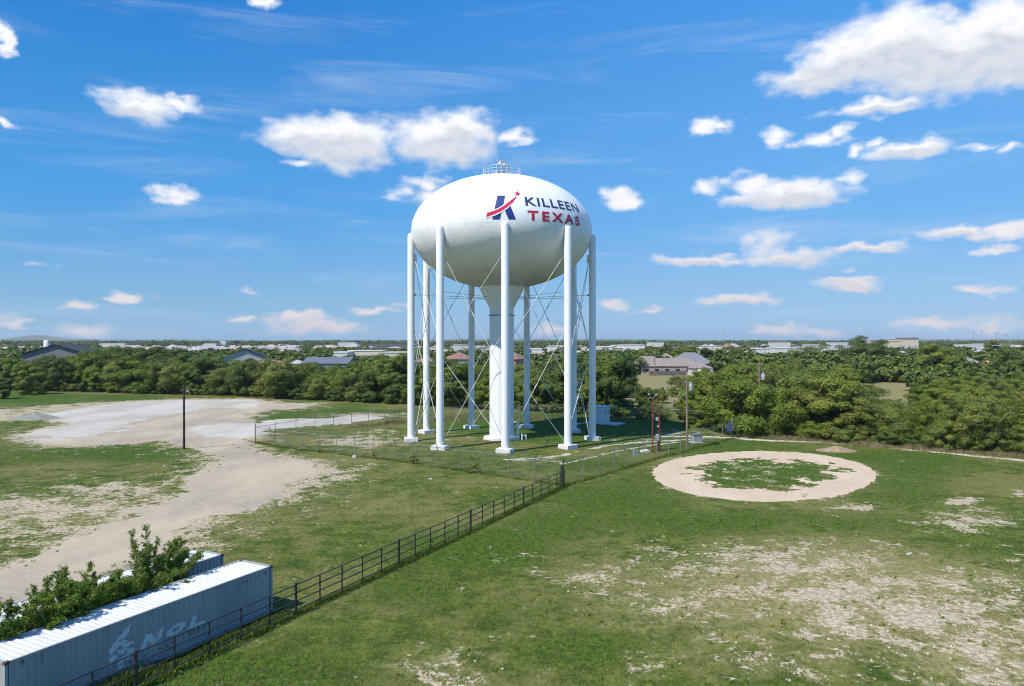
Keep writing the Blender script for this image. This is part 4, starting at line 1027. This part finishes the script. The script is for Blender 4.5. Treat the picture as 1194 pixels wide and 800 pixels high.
# two big halls on the left: dark roof slope, grey gable end
def hall(label, pxl, pxm, pxr, pyt, pyl, pyr, Y, facade, roofc, dp):
    x0, xm, x1 = D(pxl, Y), D(pxm, Y), D(pxr, Y); root = thing('hall', label, 'building', (xm, Y, 0)); zt, zl = HT(pyt, Y), HT(pyl, Y)
    hw = x1 - xm; zr = HT(pyr, Y)
    b = MB(); b.add([(-hw, 0, 0), (hw, 0, 0), (hw, 0, zr), (0, 0, zt), (-hw, 0, zr), (-hw, dp, 0), (hw, dp, 0), (hw, dp, zr), (0, dp, zt), (-hw, dp, zr)], [(0, 1, 2, 3, 4), (9, 8, 7, 6, 5), (1, 6, 7, 2), (5, 0, 4, 9)]); b.build('wall', facade, root)
    b = MB(); o = .6; b.add([(-hw - o, -o, zr + .1), (0, -o, zt + .3), (0, dp + o, zt + .3), (-hw - o, dp + o, zr + .1), (hw + o, -o, zr + .1), (hw + o, dp + o, zr + .1)], [(0, 1, 2, 3), (1, 4, 5, 2)]); b.build('roof', roofc, root)
    b = MB(); b.box((0, -.05, zr * .45), (hw * .6, .08, zr * .5)); b.build('door', M['glass'], root)
    root.rotation_euler = (0, 0, math.atan2(0, 1)); HOUSE_SPOTS.append((xm, Y + dp / 2, dp)); return root
h1 = hall('large hall with a dark low pitched roof at the far left above the trees', 20, 64, 98, 402.6, 416, 413.5, 255, mats((.27, .25, .24)), mats((.035, .035, .045)), 24); h1.rotation_euler[2] = R(16)
h2 = hall('hall with a dark roof and pale grey gable above the left wood', 255, 285, 308, 407.5, 418, 417, 262, mats((.46, .48, .48)), mats((.035, .035, .045)), 26); h2.rotation_euler[2] = R(18)
bld(352, 405, 417.2, 424, 262, 'long dark blue grey roof above the wood left of the tower', mats(GRY), mats((.13, .145, .18)), 0, 16, False, 'building', 'long_building')
bld(337, 350, 420, 424, 262, 'small pale roof beside the long dark blue roof', mats(CRM), mats((.45, .43, .42)), 0, 8)
bld(296, 324, 419.5, 423, 262, 'red brown roof right of the pale grey gable', mats(BRK), mats(BRK), 0, 9)
bld(518, 550, 411.0, 419, 250, 'orange brown tiled house roof behind the left tower legs', mats(CRM), mats((.29, .16, .11)), .2, 12)
bld(588, 612, 411.5, 419, 230, 'red brick house behind the tower riser', mats(BRK), mats((.28, .15, .11)), -.5, 10)
bld(482, 510, 416.5, 422, 240, 'low brown roof between the left tower legs', mats(CRM), mats((.30, .18, .12)), .1, 10)
# houses beyond the dry field
house('long brown roofed house facing the dry field', D(784, 318), 322, 27, 11, 3.6, 7.0, -.04, mats(TAN), mats((.27, .225, .20)), wins=6, chim=True)
house('grey roofed house joined behind the long brown house', D(808, 330), 336, 19, 14, 4.2, 9.3, -.04, mats(GRY), mats((.20, .20, .22)), wins=3, chim=True)
house('brown roofed garage with a white door at the right of the field houses', D(817, 312), 314, 9, 9, 3.0, 5.6, .0, mats(WHT), mats((.26, .22, .20)), wins=1)
house('house with a faded brown roof at the left of the field houses', D(757, 335), 340, 17, 12, 4.0, 7.6, .1, mats(TAN), mats((.25, .21, .19)), wins=3)
x, y = D(822.5, 296), 296; rv = thing('camper_trailer', 'white camper trailer parked at the right of the dry field', 'trailer', (x, y, 0), .35)
b = MB(); b.prism([(0, 0)] * 3, 0, 0) if False else None
pr = [(-3, .6), (3, .6), (3.3, 1.6), (2.8, 3.0), (-2.6, 3.1), (-3.1, 2.4)]
b.add([(x_, -1.2, z_) for x_, z_ in pr] + [(x_, 1.2, z_) for x_, z_ in pr], [tuple(range(6)), tuple(range(11, 5, -1))] + [(i, i + 6, (i + 1) % 6 + 6, (i + 1) % 6) for i in range(6)]); b.build('body', mats(WHT), rv)
for xx in (-.5, .5): MB().tube((xx, -1.25, .35), (xx, -1.0, .35), .35, n=14).build('wheel', M['black'], rv)
MB().box((.3, -1.22, 2.1), (1.6, .04, .6)).build('window', M['glass'], rv)
# garden fence behind the field
bx0, bx1 = D(757, 309), D(800, 309); tag(MB().box(((bx0 + bx1) / 2, 309, .95), (bx1 - bx0, .12, 1.9)).build('board_fence', mats((.13, .12, .11)), None), 'dark board fence between the dry field and the brown roofed house', 'fence')
# right side
bld(1122, 1150, 416.5, 424, 290, 'grey roofed house among the trees at the right', mats(WHT), mats((.22, .225, .25)), -.5, 9)
bld(1151, 1167, 420.5, 426, 285, 'small house with a brick red roof beside the grey roof', mats(CRM), mats((.42, .20, .13)), -.5, 8)
bld(1052, 1062, 421, 424, 300, 'sliver of a tan roof among the right trees', mats(TAN), mats((.42, .25, .17)), 0, 8)
bld(850, 866, 412, 420, 420, 'pale grey roofed house between tree tops right of the field', mats(CRM), mats((.42, .42, .43)), .3, 12)
bld(862, 878, 414.5, 420, 400, 'brown roofed house between tree tops right of the field', mats(CRM), mats((.26, .23, .22)), -.3, 12)
bld(768, 790, 412, 420, 400, 'brown roof of a house behind the field houses', mats(CRM), mats((.28, .23, .2)), 0, 10)
bld(845, 853, 400, 406, 620, 'small brick red building beyond the field houses', mats(BRK), mats((.32, .17, .12)), 0, 10)
# far commercial sheds: white boxes with low roofs
def shed(px0, px1, pyt, Y, label, c=WHT, dp=30, name='warehouse', group=None, flat=True):
    x0, x1 = D(px0, Y), D(px1, Y); w = x1 - x0; h = HT(pyt, Y); root = thing(name, label, 'building', ((x0 + x1) / 2, Y, 0), 0, group)
    MB().box((0, dp / 2, h / 2), (w, dp, h)).build('wall', mats(c), root)
    MB().box((0, dp / 2, h + .25), (w + .6, dp + .6, .5)).build('roof', mats(tuple(min(.8, q * 1.03) for q in c)), root)
    if w > 12 and Y < 800:
        n_ = max(3, int(w / 9))
        for k in range(n_): MB().box(((k + .5) / n_ * w - w / 2, -.06, h * .4), (w / n_ * .4, .1, h * .35)).build('door', mats((.30, .31, .33)), root)
    return root
sheds = [(380, 405, 411.5, 520, 'white flat roofed building above the left wood', (.70, .69, .66)), (405, 445, 409.5, 540, 'cream stepped building above the wood left of the tower', (.66, .60, .50)), (446, 479, 411.5, 530, 'long cream building just left of the tower legs', (.62, .57, .48)),
         (394, 415, 399.5, 1500, 'far white strip of building on the left horizon', WHT), (430, 475, 400.5, 1250, 'far dark flat building on the horizon left of the tower', (.12, .11, .11)), (235, 252, 400.6, 1600, 'distant pale long building on the left horizon', WHT),
         (116, 146, 400.4, 1500, 'long white building low on the far left horizon', WHT), (256, 263, 397.4, 2200, 'tiny white block standing on the left horizon', WHT),
         (693, 715, 404.5, 700, 'white roofed building right of the tower legs', (.74, .74, .73)), (724, 752, 402.5, 820, 'low white shed beyond the trees right of the tower', (.74, .74, .73)), (758, 774, 399.2, 1300, 'thin white far building above the field houses', WHT),
         (787, 800, 406, 640, 'small white building behind the field houses', (.7, .7, .68)), (826, 842, 404, 640, 'white building behind the tree right of the field houses', (.72, .72, .72)), (880, 900, 407, 640, 'white warehouse at the left end of the long row', WHT),
         (905, 922, 399.5, 980, 'tall white warehouse behind the long row', WHT), (908, 938, 406.3, 620, 'long white warehouse in the middle of the row', WHT), (940, 968, 405.3, 640, 'long white warehouse right of the middle one', WHT),
         (950, 960, 402.5, 700, 'white gabled warehouse top behind the row', WHT), (968, 990, 403, 760, 'pale grey warehouse at the right end of the row', (.60, .61, .62)), (972, 1000, 399.5, 1200, 'far pale building above the right end of the row', (.6, .6, .6)),
         (1027, 1052, 397.8, 720, 'beige school building on the right horizon, its lower wing', (.66, .56, .43)), (1050, 1071, 395.6, 735, 'beige school building on the right horizon, its taller wing', (.66, .58, .46)),
         (1134, 1152, 402, 700, 'white shed left of the yellowish tree at the right', WHT), (1156, 1179, 401.5, 720, 'white shed right of the yellowish tree at the right', WHT), (616, 632, 407.5, 560, 'white building between the right tower legs', (.72, .71, .69)),
         (640, 652, 404, 700, 'small white building near the right tower legs', (.72, .72, .7)), (560, 572, 408, 600, 'cream building behind the tower riser', CRM), (528, 545, 402.5, 900, 'pale far building between left tower legs', (.6, .58, .55)),
         (674, 684, 405.5, 640, 'white shop between the two right tower legs', WHT), (1006, 1018, 401, 900, 'pale flat shop among trees on the right horizon', (.6, .6, .58))]
for a_ in sheds: shed(*a_)
shed(1049, 1071, 394.2, 745, 'dark flat roof deck above the beige school building', (.16, .15, .15), 8, 'roof_deck_building')
x, Y_ = D(54.3, 420), 420; st_ = thing('silo', 'slim white silo behind the large hall at the far left', 'silo', (x, Y_, 0)); MB().lathe([(1.5, 0), (1.5, HT(397.5, Y_)), (.3, HT(396.3, Y_)), (0, HT(396.2, Y_))], n=20).build('shaft', mats(WHT), st_); MB().lathe([(1.62, 10), (1.62, 10.3)], n=20).build('band', M['galv'], st_)
# neighbourhood of small roofs on the left and scattered roofs elsewhere
rh = random.Random(5); roofc = [((.40, .33, .30), 'pinkish brown'), ((.33, .30, .30), 'grey brown'), ((.36, .36, .38), 'light grey'), ((.44, .36, .31), 'pale tan')]
for i in range(80):
    px_ = rh.uniform(150, 345); Y_ = rh.uniform(620, 1000); rc, rw = roofc[rh.randrange(4)]
    zt = rh.uniform(6.5, 8.5)
    house(f'{rw} roofed house in the far neighbourhood above the left wood', D(px_, Y_), Y_, rh.uniform(14, 20), 12, 4.6, zt, rh.uniform(-.6, .6), mats((.55, .47, .40)), mats(rc), wins=2, group=f'{rw} roofed houses above the left wood')
for i in range(26):
    px_ = rh.uniform(0, 60); Y_ = rh.uniform(450, 900); rc, rw = roofc[rh.randrange(4)]
    house(f'{rw} roofed house beyond the large hall at the far left', D(px_, Y_), Y_, rh.uniform(13, 18), 11, 4.2, rh.uniform(6.5, 8), rh.uniform(-.6, .6), mats((.60, .54, .48)), mats(rc), wins=2, group=f'{rw} roofed houses at the far left')
for i in range(95):
    px_ = rh.uniform(330, 1190); Y_ = rh.uniform(430, 1300); rc, rw = roofc[rh.randrange(4)]
    house(f'{rw} roofed building scattered among far trees right of the left wood', D(px_, Y_), Y_, rh.uniform(14, 26), 12, 5.0, rh.uniform(6.5, 9.0), rh.uniform(-.6, .6), mats(rh.choice([(.60, .54, .48), WHT, (.7, .68, .64)])), mats(rc), wins=2, group=f'{rw} roofed buildings among the far trees')
# masts
def mast(px_, pyt, Y_, label, r=.16, lamp=True):
    root = thing('mast', label, 'mast', (D(px_, Y_), Y_, 0)); h = HT(pyt, Y_); MB().tube((0, 0, 0), (0, 0, h), r, r * .6, 6).build('shaft', M['galv'], root)
    if lamp: MB().box((0, 0, h - .5), (2.2, .4, 1.2)).build('floodlight_rack', M['grey'], root)
mast(1135, 387, 760, 'leftmost stadium light mast on the right horizon'); mast(1145, 386, 760, 'second stadium light mast from the left on the right horizon'); mast(1162, 388, 820, 'third stadium light mast from the left on the right horizon'); mast(1173, 390, 860, 'fourth stadium light mast from the left on the right horizon'); mast(1187, 387, 760, 'rightmost stadium light mast at the right horizon')
mast(844.5, 383, 1100, 'thin radio mast on the horizon right of the field houses', .22, False); mast(634, 388, 900, 'thin mast on the horizon between the right tower legs', .2, False)
for px_, pyt, Y_, l in ((763.5, 409, 300, 'utility pole at the left end of the brown roofed house'), (353, 405, 330, 'utility pole above the wood left of the long dark roof'), (852.5, 401, 420, 'utility pole beside the small brick red building'), (831, 405, 430, 'thin pole right of the big tree behind the field houses'), (892, 401, 520, 'utility pole in front of the leftmost warehouse'), (933, 399, 560, 'utility pole in front of the long white warehouses')):
    root = thing('utility_pole', l, 'utility pole', (D(px_, Y_), Y_, 0)); h = HT(pyt, Y_); MB().tube((0, 0, 0), (0, 0, h), .2, .15, 6).build('shaft', M['wood'], root); MB().box((0, 0, h - .8), (2.4, .15, .15)).build('crossarm', M['wood'], root)

# ------------------------------------------------------------------ far woods (one uncountable mass) and hills
PR = 4
far_src = []
for k in range(5):
    me = crown_mesh('far_crown', M[['leaf_far', 'leaf_mid', 'leaf_dark', 'leaf_olive', 'leaf_far'][k]], 500 + k, 5.2, 3.9, 3.9, 26, 900, .62)
    far_src.append(me)
def woods(name, label, pts):
    """pts: x,y,height,width ; each is one of five crown shapes, all in one mesh"""
    pools = []
    V0 = [np.array([v.co[:] for v in me.vertices], np.float32).reshape(-1, 3) for me in far_src]
    groups = {}
    out = []
    for i, (x, y, h, w) in enumerate(pts):
        V = V0[i % 5]; a = random.random() * 6.28; c, s = math.cos(a), math.sin(a)
        if y > 900: V = V.reshape(-1, 4, 3)[::4].reshape(-1, 3); q = V.reshape(-1, 4, 3); cen = q.mean(1, keepdims=True); V = (cen + (q - cen) * 1.9).reshape(-1, 3)
        elif y > 480: V = V.reshape(-1, 4, 3)[::2].reshape(-1, 3); q = V.reshape(-1, 4, 3); cen = q.mean(1, keepdims=True); V = (cen + (q - cen) * 1.35).reshape(-1, 3)
        o = np.empty_like(V); k1 = w / 10.4; o[:, 0] = (V[:, 0] * c - V[:, 1] * s) * k1 + x; o[:, 1] = (V[:, 0] * s + V[:, 1] * c) * k1 + y; o[:, 2] = V[:, 2] * h / 7.8
        out.append(o); groups.setdefault(i % 5, 0)
    me = quads_mesh(name, np.concatenate(out), M['leaf_far'])
    return tag(link(name, me), label, 'woods', kind='stuff')
woods('hidden_wood_depth', 'deeper trees of the right wood merging behind its front rows', [(x, y, h, h * 1.05) for (_, _, x, y, h) in rest]) if rest else None
pts = []; rw_ = random.Random(17)
def near_house(x, y):
    return any((x - a) ** 2 + (y - b_) ** 2 < r_ * r_ for a, b_, r_ in HOUSE_SPOTS)
SIGHT = [(p0, p1, Y_, HT(pt + 5.5, Y_)) for (p0, p1, pt, Y_, *_) in sheds]
for i in range(6500):
    Y_ = math.exp(rw_.uniform(math.log(255), math.log(4300))); px_ = rw_.uniform(-60, 1260); x = D(px_, Y_)
    h = rw_.uniform(5.5, 10.0); h *= .85 if 600 < Y_ < 1300 else 1
    if Y_ > 1300: h *= rw_.uniform(.9, 1.45)
    if near_house(x, Y_) or inside(x, Y_, CLEAR[0]) or inside(x, Y_, CLEAR[1]): continue
    c = cap(px_, Y_)
    if px_ < 480 and Y_ < 285: continue
    # keep the sight lines to the far buildings open
    for p0, p1, Yb, zb in SIGHT:
        if p0 - 2 < px_ < p1 + 2 and Y_ < Yb + 25: c = min(c, H - (H - zb) * Y_ / Yb if Y_ < Yb else 0)
    if 150 < px_ < 345 and Y_ < 950: c = min(c, HT(407.0 + rw_.uniform(-4, 4), Y_))
    if 740 < px_ < 835 and Y_ < 345 and Y_ > 295: continue
    h = min(h, c)
    if h < 1.5: continue
    pts.append((x, Y_, h, h * rw_.uniform(1.1, 1.7)))
woods('far_woods', 'far wooded town fading toward the horizon', pts)
# a few notable single trees beyond the field
for px_, Y_, h, k, z in ((862, 330, 11.0, 0, 'right of the field houses'), (705, 300, 11.5, 0, 'left of the field houses'), (725, 312, 10.5, 5, 'left end of the field houses'), (742, 320, 8.5, 1, 'beside the house left of the field'), (800, 372, 12.5, 1, 'behind the field houses'), (822, 368, 11.0, 5, 'behind the garage of the field houses'), (775, 420, 12.0, 0, 'far behind the field houses'), (700, 262, 10.5, 1, 'near the left end of the dry field'),
                          (716, 255, 8.0, 2, 'at the left corner of the dry field'), (1160, 500, 15.0, 3, 'between the two white sheds at the right'), (1090, 260, 13.5, 3, 'bright crowned above the right wood'), (945, 320, 14.0, 4, 'above the right wood before the warehouses'), (1010, 330, 16.5, 0, 'tall above the right wood'), (1185, 230, 12.5, 0, 'tall at the right edge'), (790, 232, 3.9, 2, 'low on the near edge of the dry field')):
    put_tree(D(px_, Y_), Y_, h, k, z, 1.15)
hb = MB(); n = 90
def hillmesh(name, Y_, px0, px1, prof_, depth=900):
    b = MB(); xs_ = np.linspace(px0, px1, 80); rows = []
    for t, f_ in ((0, 0), (.25, .55), (.5, 1), (.75, .6), (1, 0)):
        for p in xs_: rows.append((D(p, Y_ + depth * .5), Y_ + depth * t, -.5 + f_ * max(0, prof_(p))))
    b.add(rows, [(j * 80 + i, j * 80 + i + 1, (j + 1) * 80 + i + 1, (j + 1) * 80 + i) for j in range(4) for i in range(79)], True)
    tag(b.build(name, M['hill'], None), kind='structure')
hillmesh('hills', 5200, -20, 130, lambda p: float(np.interp(p, [-20, 12, 26, 33, 52, 60, 72, 100, 130], [2, 6, 30, 49, 49, 38, 24, 16, 0])) + 2 * math.sin(p * .9))
hillmesh('hills', 6800, -150, 1400, lambda p: 17 + 6 * math.sin(p * .011 + 1) + 4 * math.sin(p * .037) + 2 * math.sin(p * .19), 1200)

# ------------------------------------------------------------------ air
hz = bpy.data.meshes.new('haze'); bm = bmesh.new(); bmesh.ops.create_cube(bm, size=1.0); bm.to_mesh(hz); bm.free()
ho = link('haze', hz); ho.scale = (18400, 9900, 71.0); ho.location = (0, 4600, 34.5); tag(ho, 'thin bluish daytime haze over the plain', 'haze', kind='stuff')
m, nt, out = new_mat('haze_air'); pv = nt.nodes.new('ShaderNodeVolumePrincipled'); pv.inputs['Color'].default_value = (.80, .88, 1, 1); pv.inputs['Density'].default_value = .00007; pv.inputs['Anisotropy'].default_value = .2
nt.links.new(pv.outputs[0], out.inputs['Volume']); hz.materials.append(m)

# ------------------------------------------------------------------ sky, clouds, sun
w = bpy.data.worlds.new('World'); scene.world = w; w.use_nodes = True; nt = w.node_tree; nt.nodes.clear(); N = NT(nt)
sky = N.n('ShaderNodeTexSky', sky_type='NISHITA'); sky.sun_disc = False; sky.sun_elevation = R(SUN_EL); sky.sun_rotation = math.atan2(SUN_XY[0], SUN_XY[1])
sky.altitude = 250; sky.air_density = 1.0; sky.dust_density = .6; sky.ozone_density = 2.5
tc = N.n('ShaderNodeTexCoord').outputs['Generated']; sx = N.n('ShaderNodeSeparateXYZ'); N.link(tc, sx.inputs[0])
az = N.math('ARCTAN2', sx.outputs[0], sx.outputs[1]); el = N.math('ARCSINE', sx.outputs[2])
cv = N.n('ShaderNodeCombineXYZ'); N.link(N.math('MULTIPLY', az, 57.2958), cv.inputs[0]); N.link(N.math('MULTIPLY', el, 57.2958), cv.inputs[1])
P = cv.outputs[0]       # degrees of bearing and height above the horizon
st_map = N.n('ShaderNodeMapping'); st_map.inputs['Scale'].default_value = (.34, .62, 1); N.link(P, st_map.inputs[0])
nz = N.n('ShaderNodeTexNoise'); N.link(st_map.outputs[0], nz.inputs['Vector']); nz.inputs['Scale'].default_value = 1.3; nz.inputs['Detail'].default_value = 4; nz.inputs['Roughness'].default_value = .5
off = N.vmath('SUBTRACT', nz.outputs['Color'], (.5, .5, .5)); wob = N.vmath('MULTIPLY', off, (3.8, 2.0, 0)); PW = N.vmath('ADD', P, wob)
CL = [(955, 88, 62, 16, 1.1), (1000, 62, 70, 30, 1.3), (1045, 48, 75, 40, 1.4), (1110, 60, 90, 42, 1.4), (1175, 35, 60, 48, 1.3), (1190, 75, 50, 22, 1.2),
      (160, 122, 44, 15, 1.1), (205, 119, 32, 8, .9), (350, 156, 50, 20, 1.1), (400, 160, 62, 30, 1.2), (395, 182, 35, 14, .9), (350, 191, 16, 6, .7), (515, 160, 60, 28, 1.15), (540, 150, 38, 24, 1.1), (600, 158, 20, 9, .9),
      (203, 225, 24, 9, .9), (497, 212, 24, 9, .8), (465, 224, 16, 7, .6), (500, 226, 22, 9, .7), (722, 229, 23, 13, 1.0), (1025, 124, 64, 10, 1.05), (1060, 116, 20, 7, .6), (830, 147, 24, 8, .9), (850, 144, 16, 7, .7),
      (907, 159, 22, 9, .85), (955, 162, 34, 7, .8), (983, 155, 20, 8, .8), (998, 174, 13, 8, .8), (1068, 169, 50, 12, 1.15), (1020, 165, 14, 8, .6), (1140, 172, 26, 5, .6), (1180, 174, 16, 6, .7),
      (880, 212, 34, 12, 1.0), (920, 222, 68, 17, 1.2), (870, 230, 40, 8, .9), (828, 215, 18, 8, .7), (992, 203, 17, 8, .7), (820, 302, 62, 7, .9), (895, 280, 32, 20, .7), (915, 298, 58, 11, .9), (1005, 290, 50, 6, .9),
      (1130, 272, 56, 7, .95), (1175, 266, 32, 12, 1.0), (1168, 288, 28, 5, .8), (992, 328, 40, 7, 1.0), (862, 348, 46, 7, .95), (1143, 337, 28, 8, .95), (150, 345, 20, 8, .95), (88, 359, 20, 6, .9), (350, 372, 42, 10, 1.0), (375, 380, 55, 9, .95),
      (283, 373, 22, 6, .85), (437, 360, 26, 6, .85), (100, 385, 34, 8, .9), (20, 372, 34, 5, .7), (45, 312, 22, 4, .4), (290, 340, 9, 4, .5), (2, 42, 16, 17, 1.05), (308, 2, 18, 7, .9), (3, 142, 13, 6, .8), (715, 356, 24, 7, .8), (760, 358, 20, 5, .7),
      (905, 384, 30, 9, .8), (955, 387, 36, 6, .75), (1090, 377, 60, 8, .7), (1155, 380, 40, 10, .6), (990, 313, 12, 4, .5), (640, 385, 30, 7, .7), (120, 382, 18, 9, .6), (470, 355, 12, 4, .4)]
acc = None; low_ = None
for (cx_, cy_, rx_, ry_, s_) in CL:
    a0 = math.degrees(math.atan((cx_ - CX) / F)); hyp = math.hypot(1, (cx_ - CX) / F); e0 = math.degrees(math.atan((HY - cy_) / F / hyp))
    ws = math.degrees(rx_ / F) / hyp ** 2; hs = math.degrees(ry_ / F) / hyp
    mp = N.n('ShaderNodeMapping', vector_type='TEXTURE'); mp.inputs['Location'].default_value = (a0, e0 - hs * .15, 0); mp.inputs['Scale'].default_value = (ws * 1.35, hs * 1.35, 1); N.link(PW, mp.inputs[0])
    l = N.vmath('LENGTH', mp.outputs[0]); v = N.math('MULTIPLY_ADD', l, -s_, s_)
    acc = v if acc is None else N.math('MAXIMUM', acc, v)
    if rx_ >= 36 and s_ >= .9:
        sy = N.n('ShaderNodeSeparateXYZ'); N.link(mp.outputs[0], sy.inputs[0])
        g_ = N.math('MULTIPLY', N.math('MAXIMUM', v, 0.0), N.math('MULTIPLY_ADD', sy.outputs[1], -1.0, .32, True)); low_ = g_ if low_ is None else N.math('MAXIMUM', low_, g_)
n2 = N.n('ShaderNodeTexNoise'); st2 = N.n('ShaderNodeMapping'); st2.inputs['Scale'].default_value = (.7, 1.05, 1); N.link(P, st2.inputs[0]); N.link(st2.outputs[0], n2.inputs['Vector']); n2.inputs['Scale'].default_value = 1.15; n2.inputs['Detail'].default_value = 6; n2.inputs['Roughness'].default_value = .46
dens = N.math('ADD', acc, N.math('MULTIPLY', N.math('SUBTRACT', n2.outputs['Fac'], .5), .72))
al = N.ss(dens, .0, .80)
# faint high streaks
cir_map = N.n('ShaderNodeMapping'); cir_map.inputs['Scale'].default_value = (.05, .42, 1); cir_map.inputs['Rotation'].default_value = (0, 0, R(-6)); N.link(P, cir_map.inputs[0])
cir = N.noise(cir_map.outputs[0], 1.0, 5, .6, .6); cal = N.math('MULTIPLY', N.ss(cir, .48, .85), .38)
# thicker places and lower rims of a cloud are greyer
st3 = N.vmath('ADD', P, (.35, -.75, 0)); st3m = N.n('ShaderNodeMapping'); st3m.inputs['Scale'].default_value = (.7, 1.05, 1); N.link(st3, st3m.inputs[0]); n3 = N.n('ShaderNodeTexNoise'); N.link(st3m.outputs[0], n3.inputs['Vector']); n3.inputs['Scale'].default_value = 1.15; n3.inputs['Detail'].default_value = 4
shade = N.ss(N.math('SUBTRACT', n3.outputs['Fac'], n2.outputs['Fac']), -.12, .16)
thick = N.ss(dens, .35, 1.0)
SK = 1.0
gb = N.ss(N.math('ADD', low_, N.math('MULTIPLY', N.math('SUBTRACT', n2.outputs['Fac'], .5), .35)), .05, .42)
cc = N.mix(N.math('ADD', N.math('MULTIPLY', gb, .75), N.math('MULTIPLY', N.math('MULTIPLY', shade, thick), .22), None, True), (10.6, 10.7, 11.0), (6.6, 7.1, 8.1))
warm = N.ss(N.math('MULTIPLY', el, 57.2958), 0, 14, 1, 0); cc = N.mix(N.math('MULTIPLY', warm, .8), cc, (7.6, 7.0, 7.4))
hs = N.n('ShaderNodeHueSaturation'); hs.inputs['Saturation'].default_value = 1.22; hs.inputs['Value'].default_value = 1.0; N.link(sky.outputs[0], hs.inputs['Color'])
eld = N.math('MULTIPLY', el, 57.2958); azd = N.math('MULTIPLY', az, 57.2958)
east = N.ss(azd, -38, 38)                      # the side away from the sun's bearing reads lighter
hor = N.mix(east, (2.7, 5.3, 7.9), (3.7, 6.1, 8.9)); midc = N.mix(east, (.75, 3.9, 8.8), (1.8, 5.1, 9.9)); zen = N.mix(east, (.10, 2.1, 7.0), (.75, 3.7, 9.6))
clear = N.mix(N.ss(eld, -1, 11), hor, midc); clear = N.mix(N.ss(eld, 7, 29), clear, zen)
base = N.mix(.86, hs.outputs[0], clear)
skyc = N.mix(cal, base, (7.6, 8.6, 9.8)); skyc = N.mix(al, skyc, cc)
bg = N.n('ShaderNodeBackground'); bg.inputs['Strength'].default_value = .083; N.link(skyc, bg.inputs[0]); wo = N.n('ShaderNodeOutputWorld'); N.link(bg.outputs[0], wo.inputs[0])
w.cycles.sampling_method = 'MANUAL'; w.cycles.sample_map_resolution = 512

sl = bpy.data.lights.new('sun', 'SUN'); sl.energy = 5.0; sl.angle = R(.53); sl.color = (1, .955, .89); so = bpy.data.objects.new('sun', sl); col.objects.link(so)
ce = math.cos(R(SUN_EL)); to = Vector((SUN_XY[0] * ce, SUN_XY[1] * ce, math.sin(R(SUN_EL)))); so.rotation_euler = to.to_track_quat('Z', 'Y').to_euler(); so.location = (-60, -50, 90)

cam = bpy.data.cameras.new('camera'); co = bpy.data.objects.new('camera', cam); col.objects.link(co); co.location = (0, 0, H); co.rotation_euler = (R(90), 0, 0)
cam.sensor_width = 36; cam.sensor_fit = 'HORIZONTAL'; cam.lens = F / 1194 * 36; cam.shift_y = -(400 - HY) / 1194; cam.clip_end = 30000; cam.clip_start = .5
scene.camera = co
vs = scene.view_settings; vs.view_transform = 'Standard'; vs.look = 'None'; vs.exposure = 0.20; vs.gamma = 1; vs.use_curve_mapping = False
cy = scene.cycles; cy.use_denoising = True; cy.pixel_filter_type = 'BLACKMAN_HARRIS'; cy.filter_width = 1.05; cy.max_bounces = 6; cy.diffuse_bounces = 3; cy.glossy_bounces = 2; cy.transmission_bounces = 2; cy.volume_bounces = 0; cy.transparent_max_bounces = 24; cy.caustics_reflective = False; cy.caustics_refractive = False
for me in far_src: bpy.data.meshes.remove(me)
print('trees', tree_n, 'rest', len(rest), 'far', len(pts))
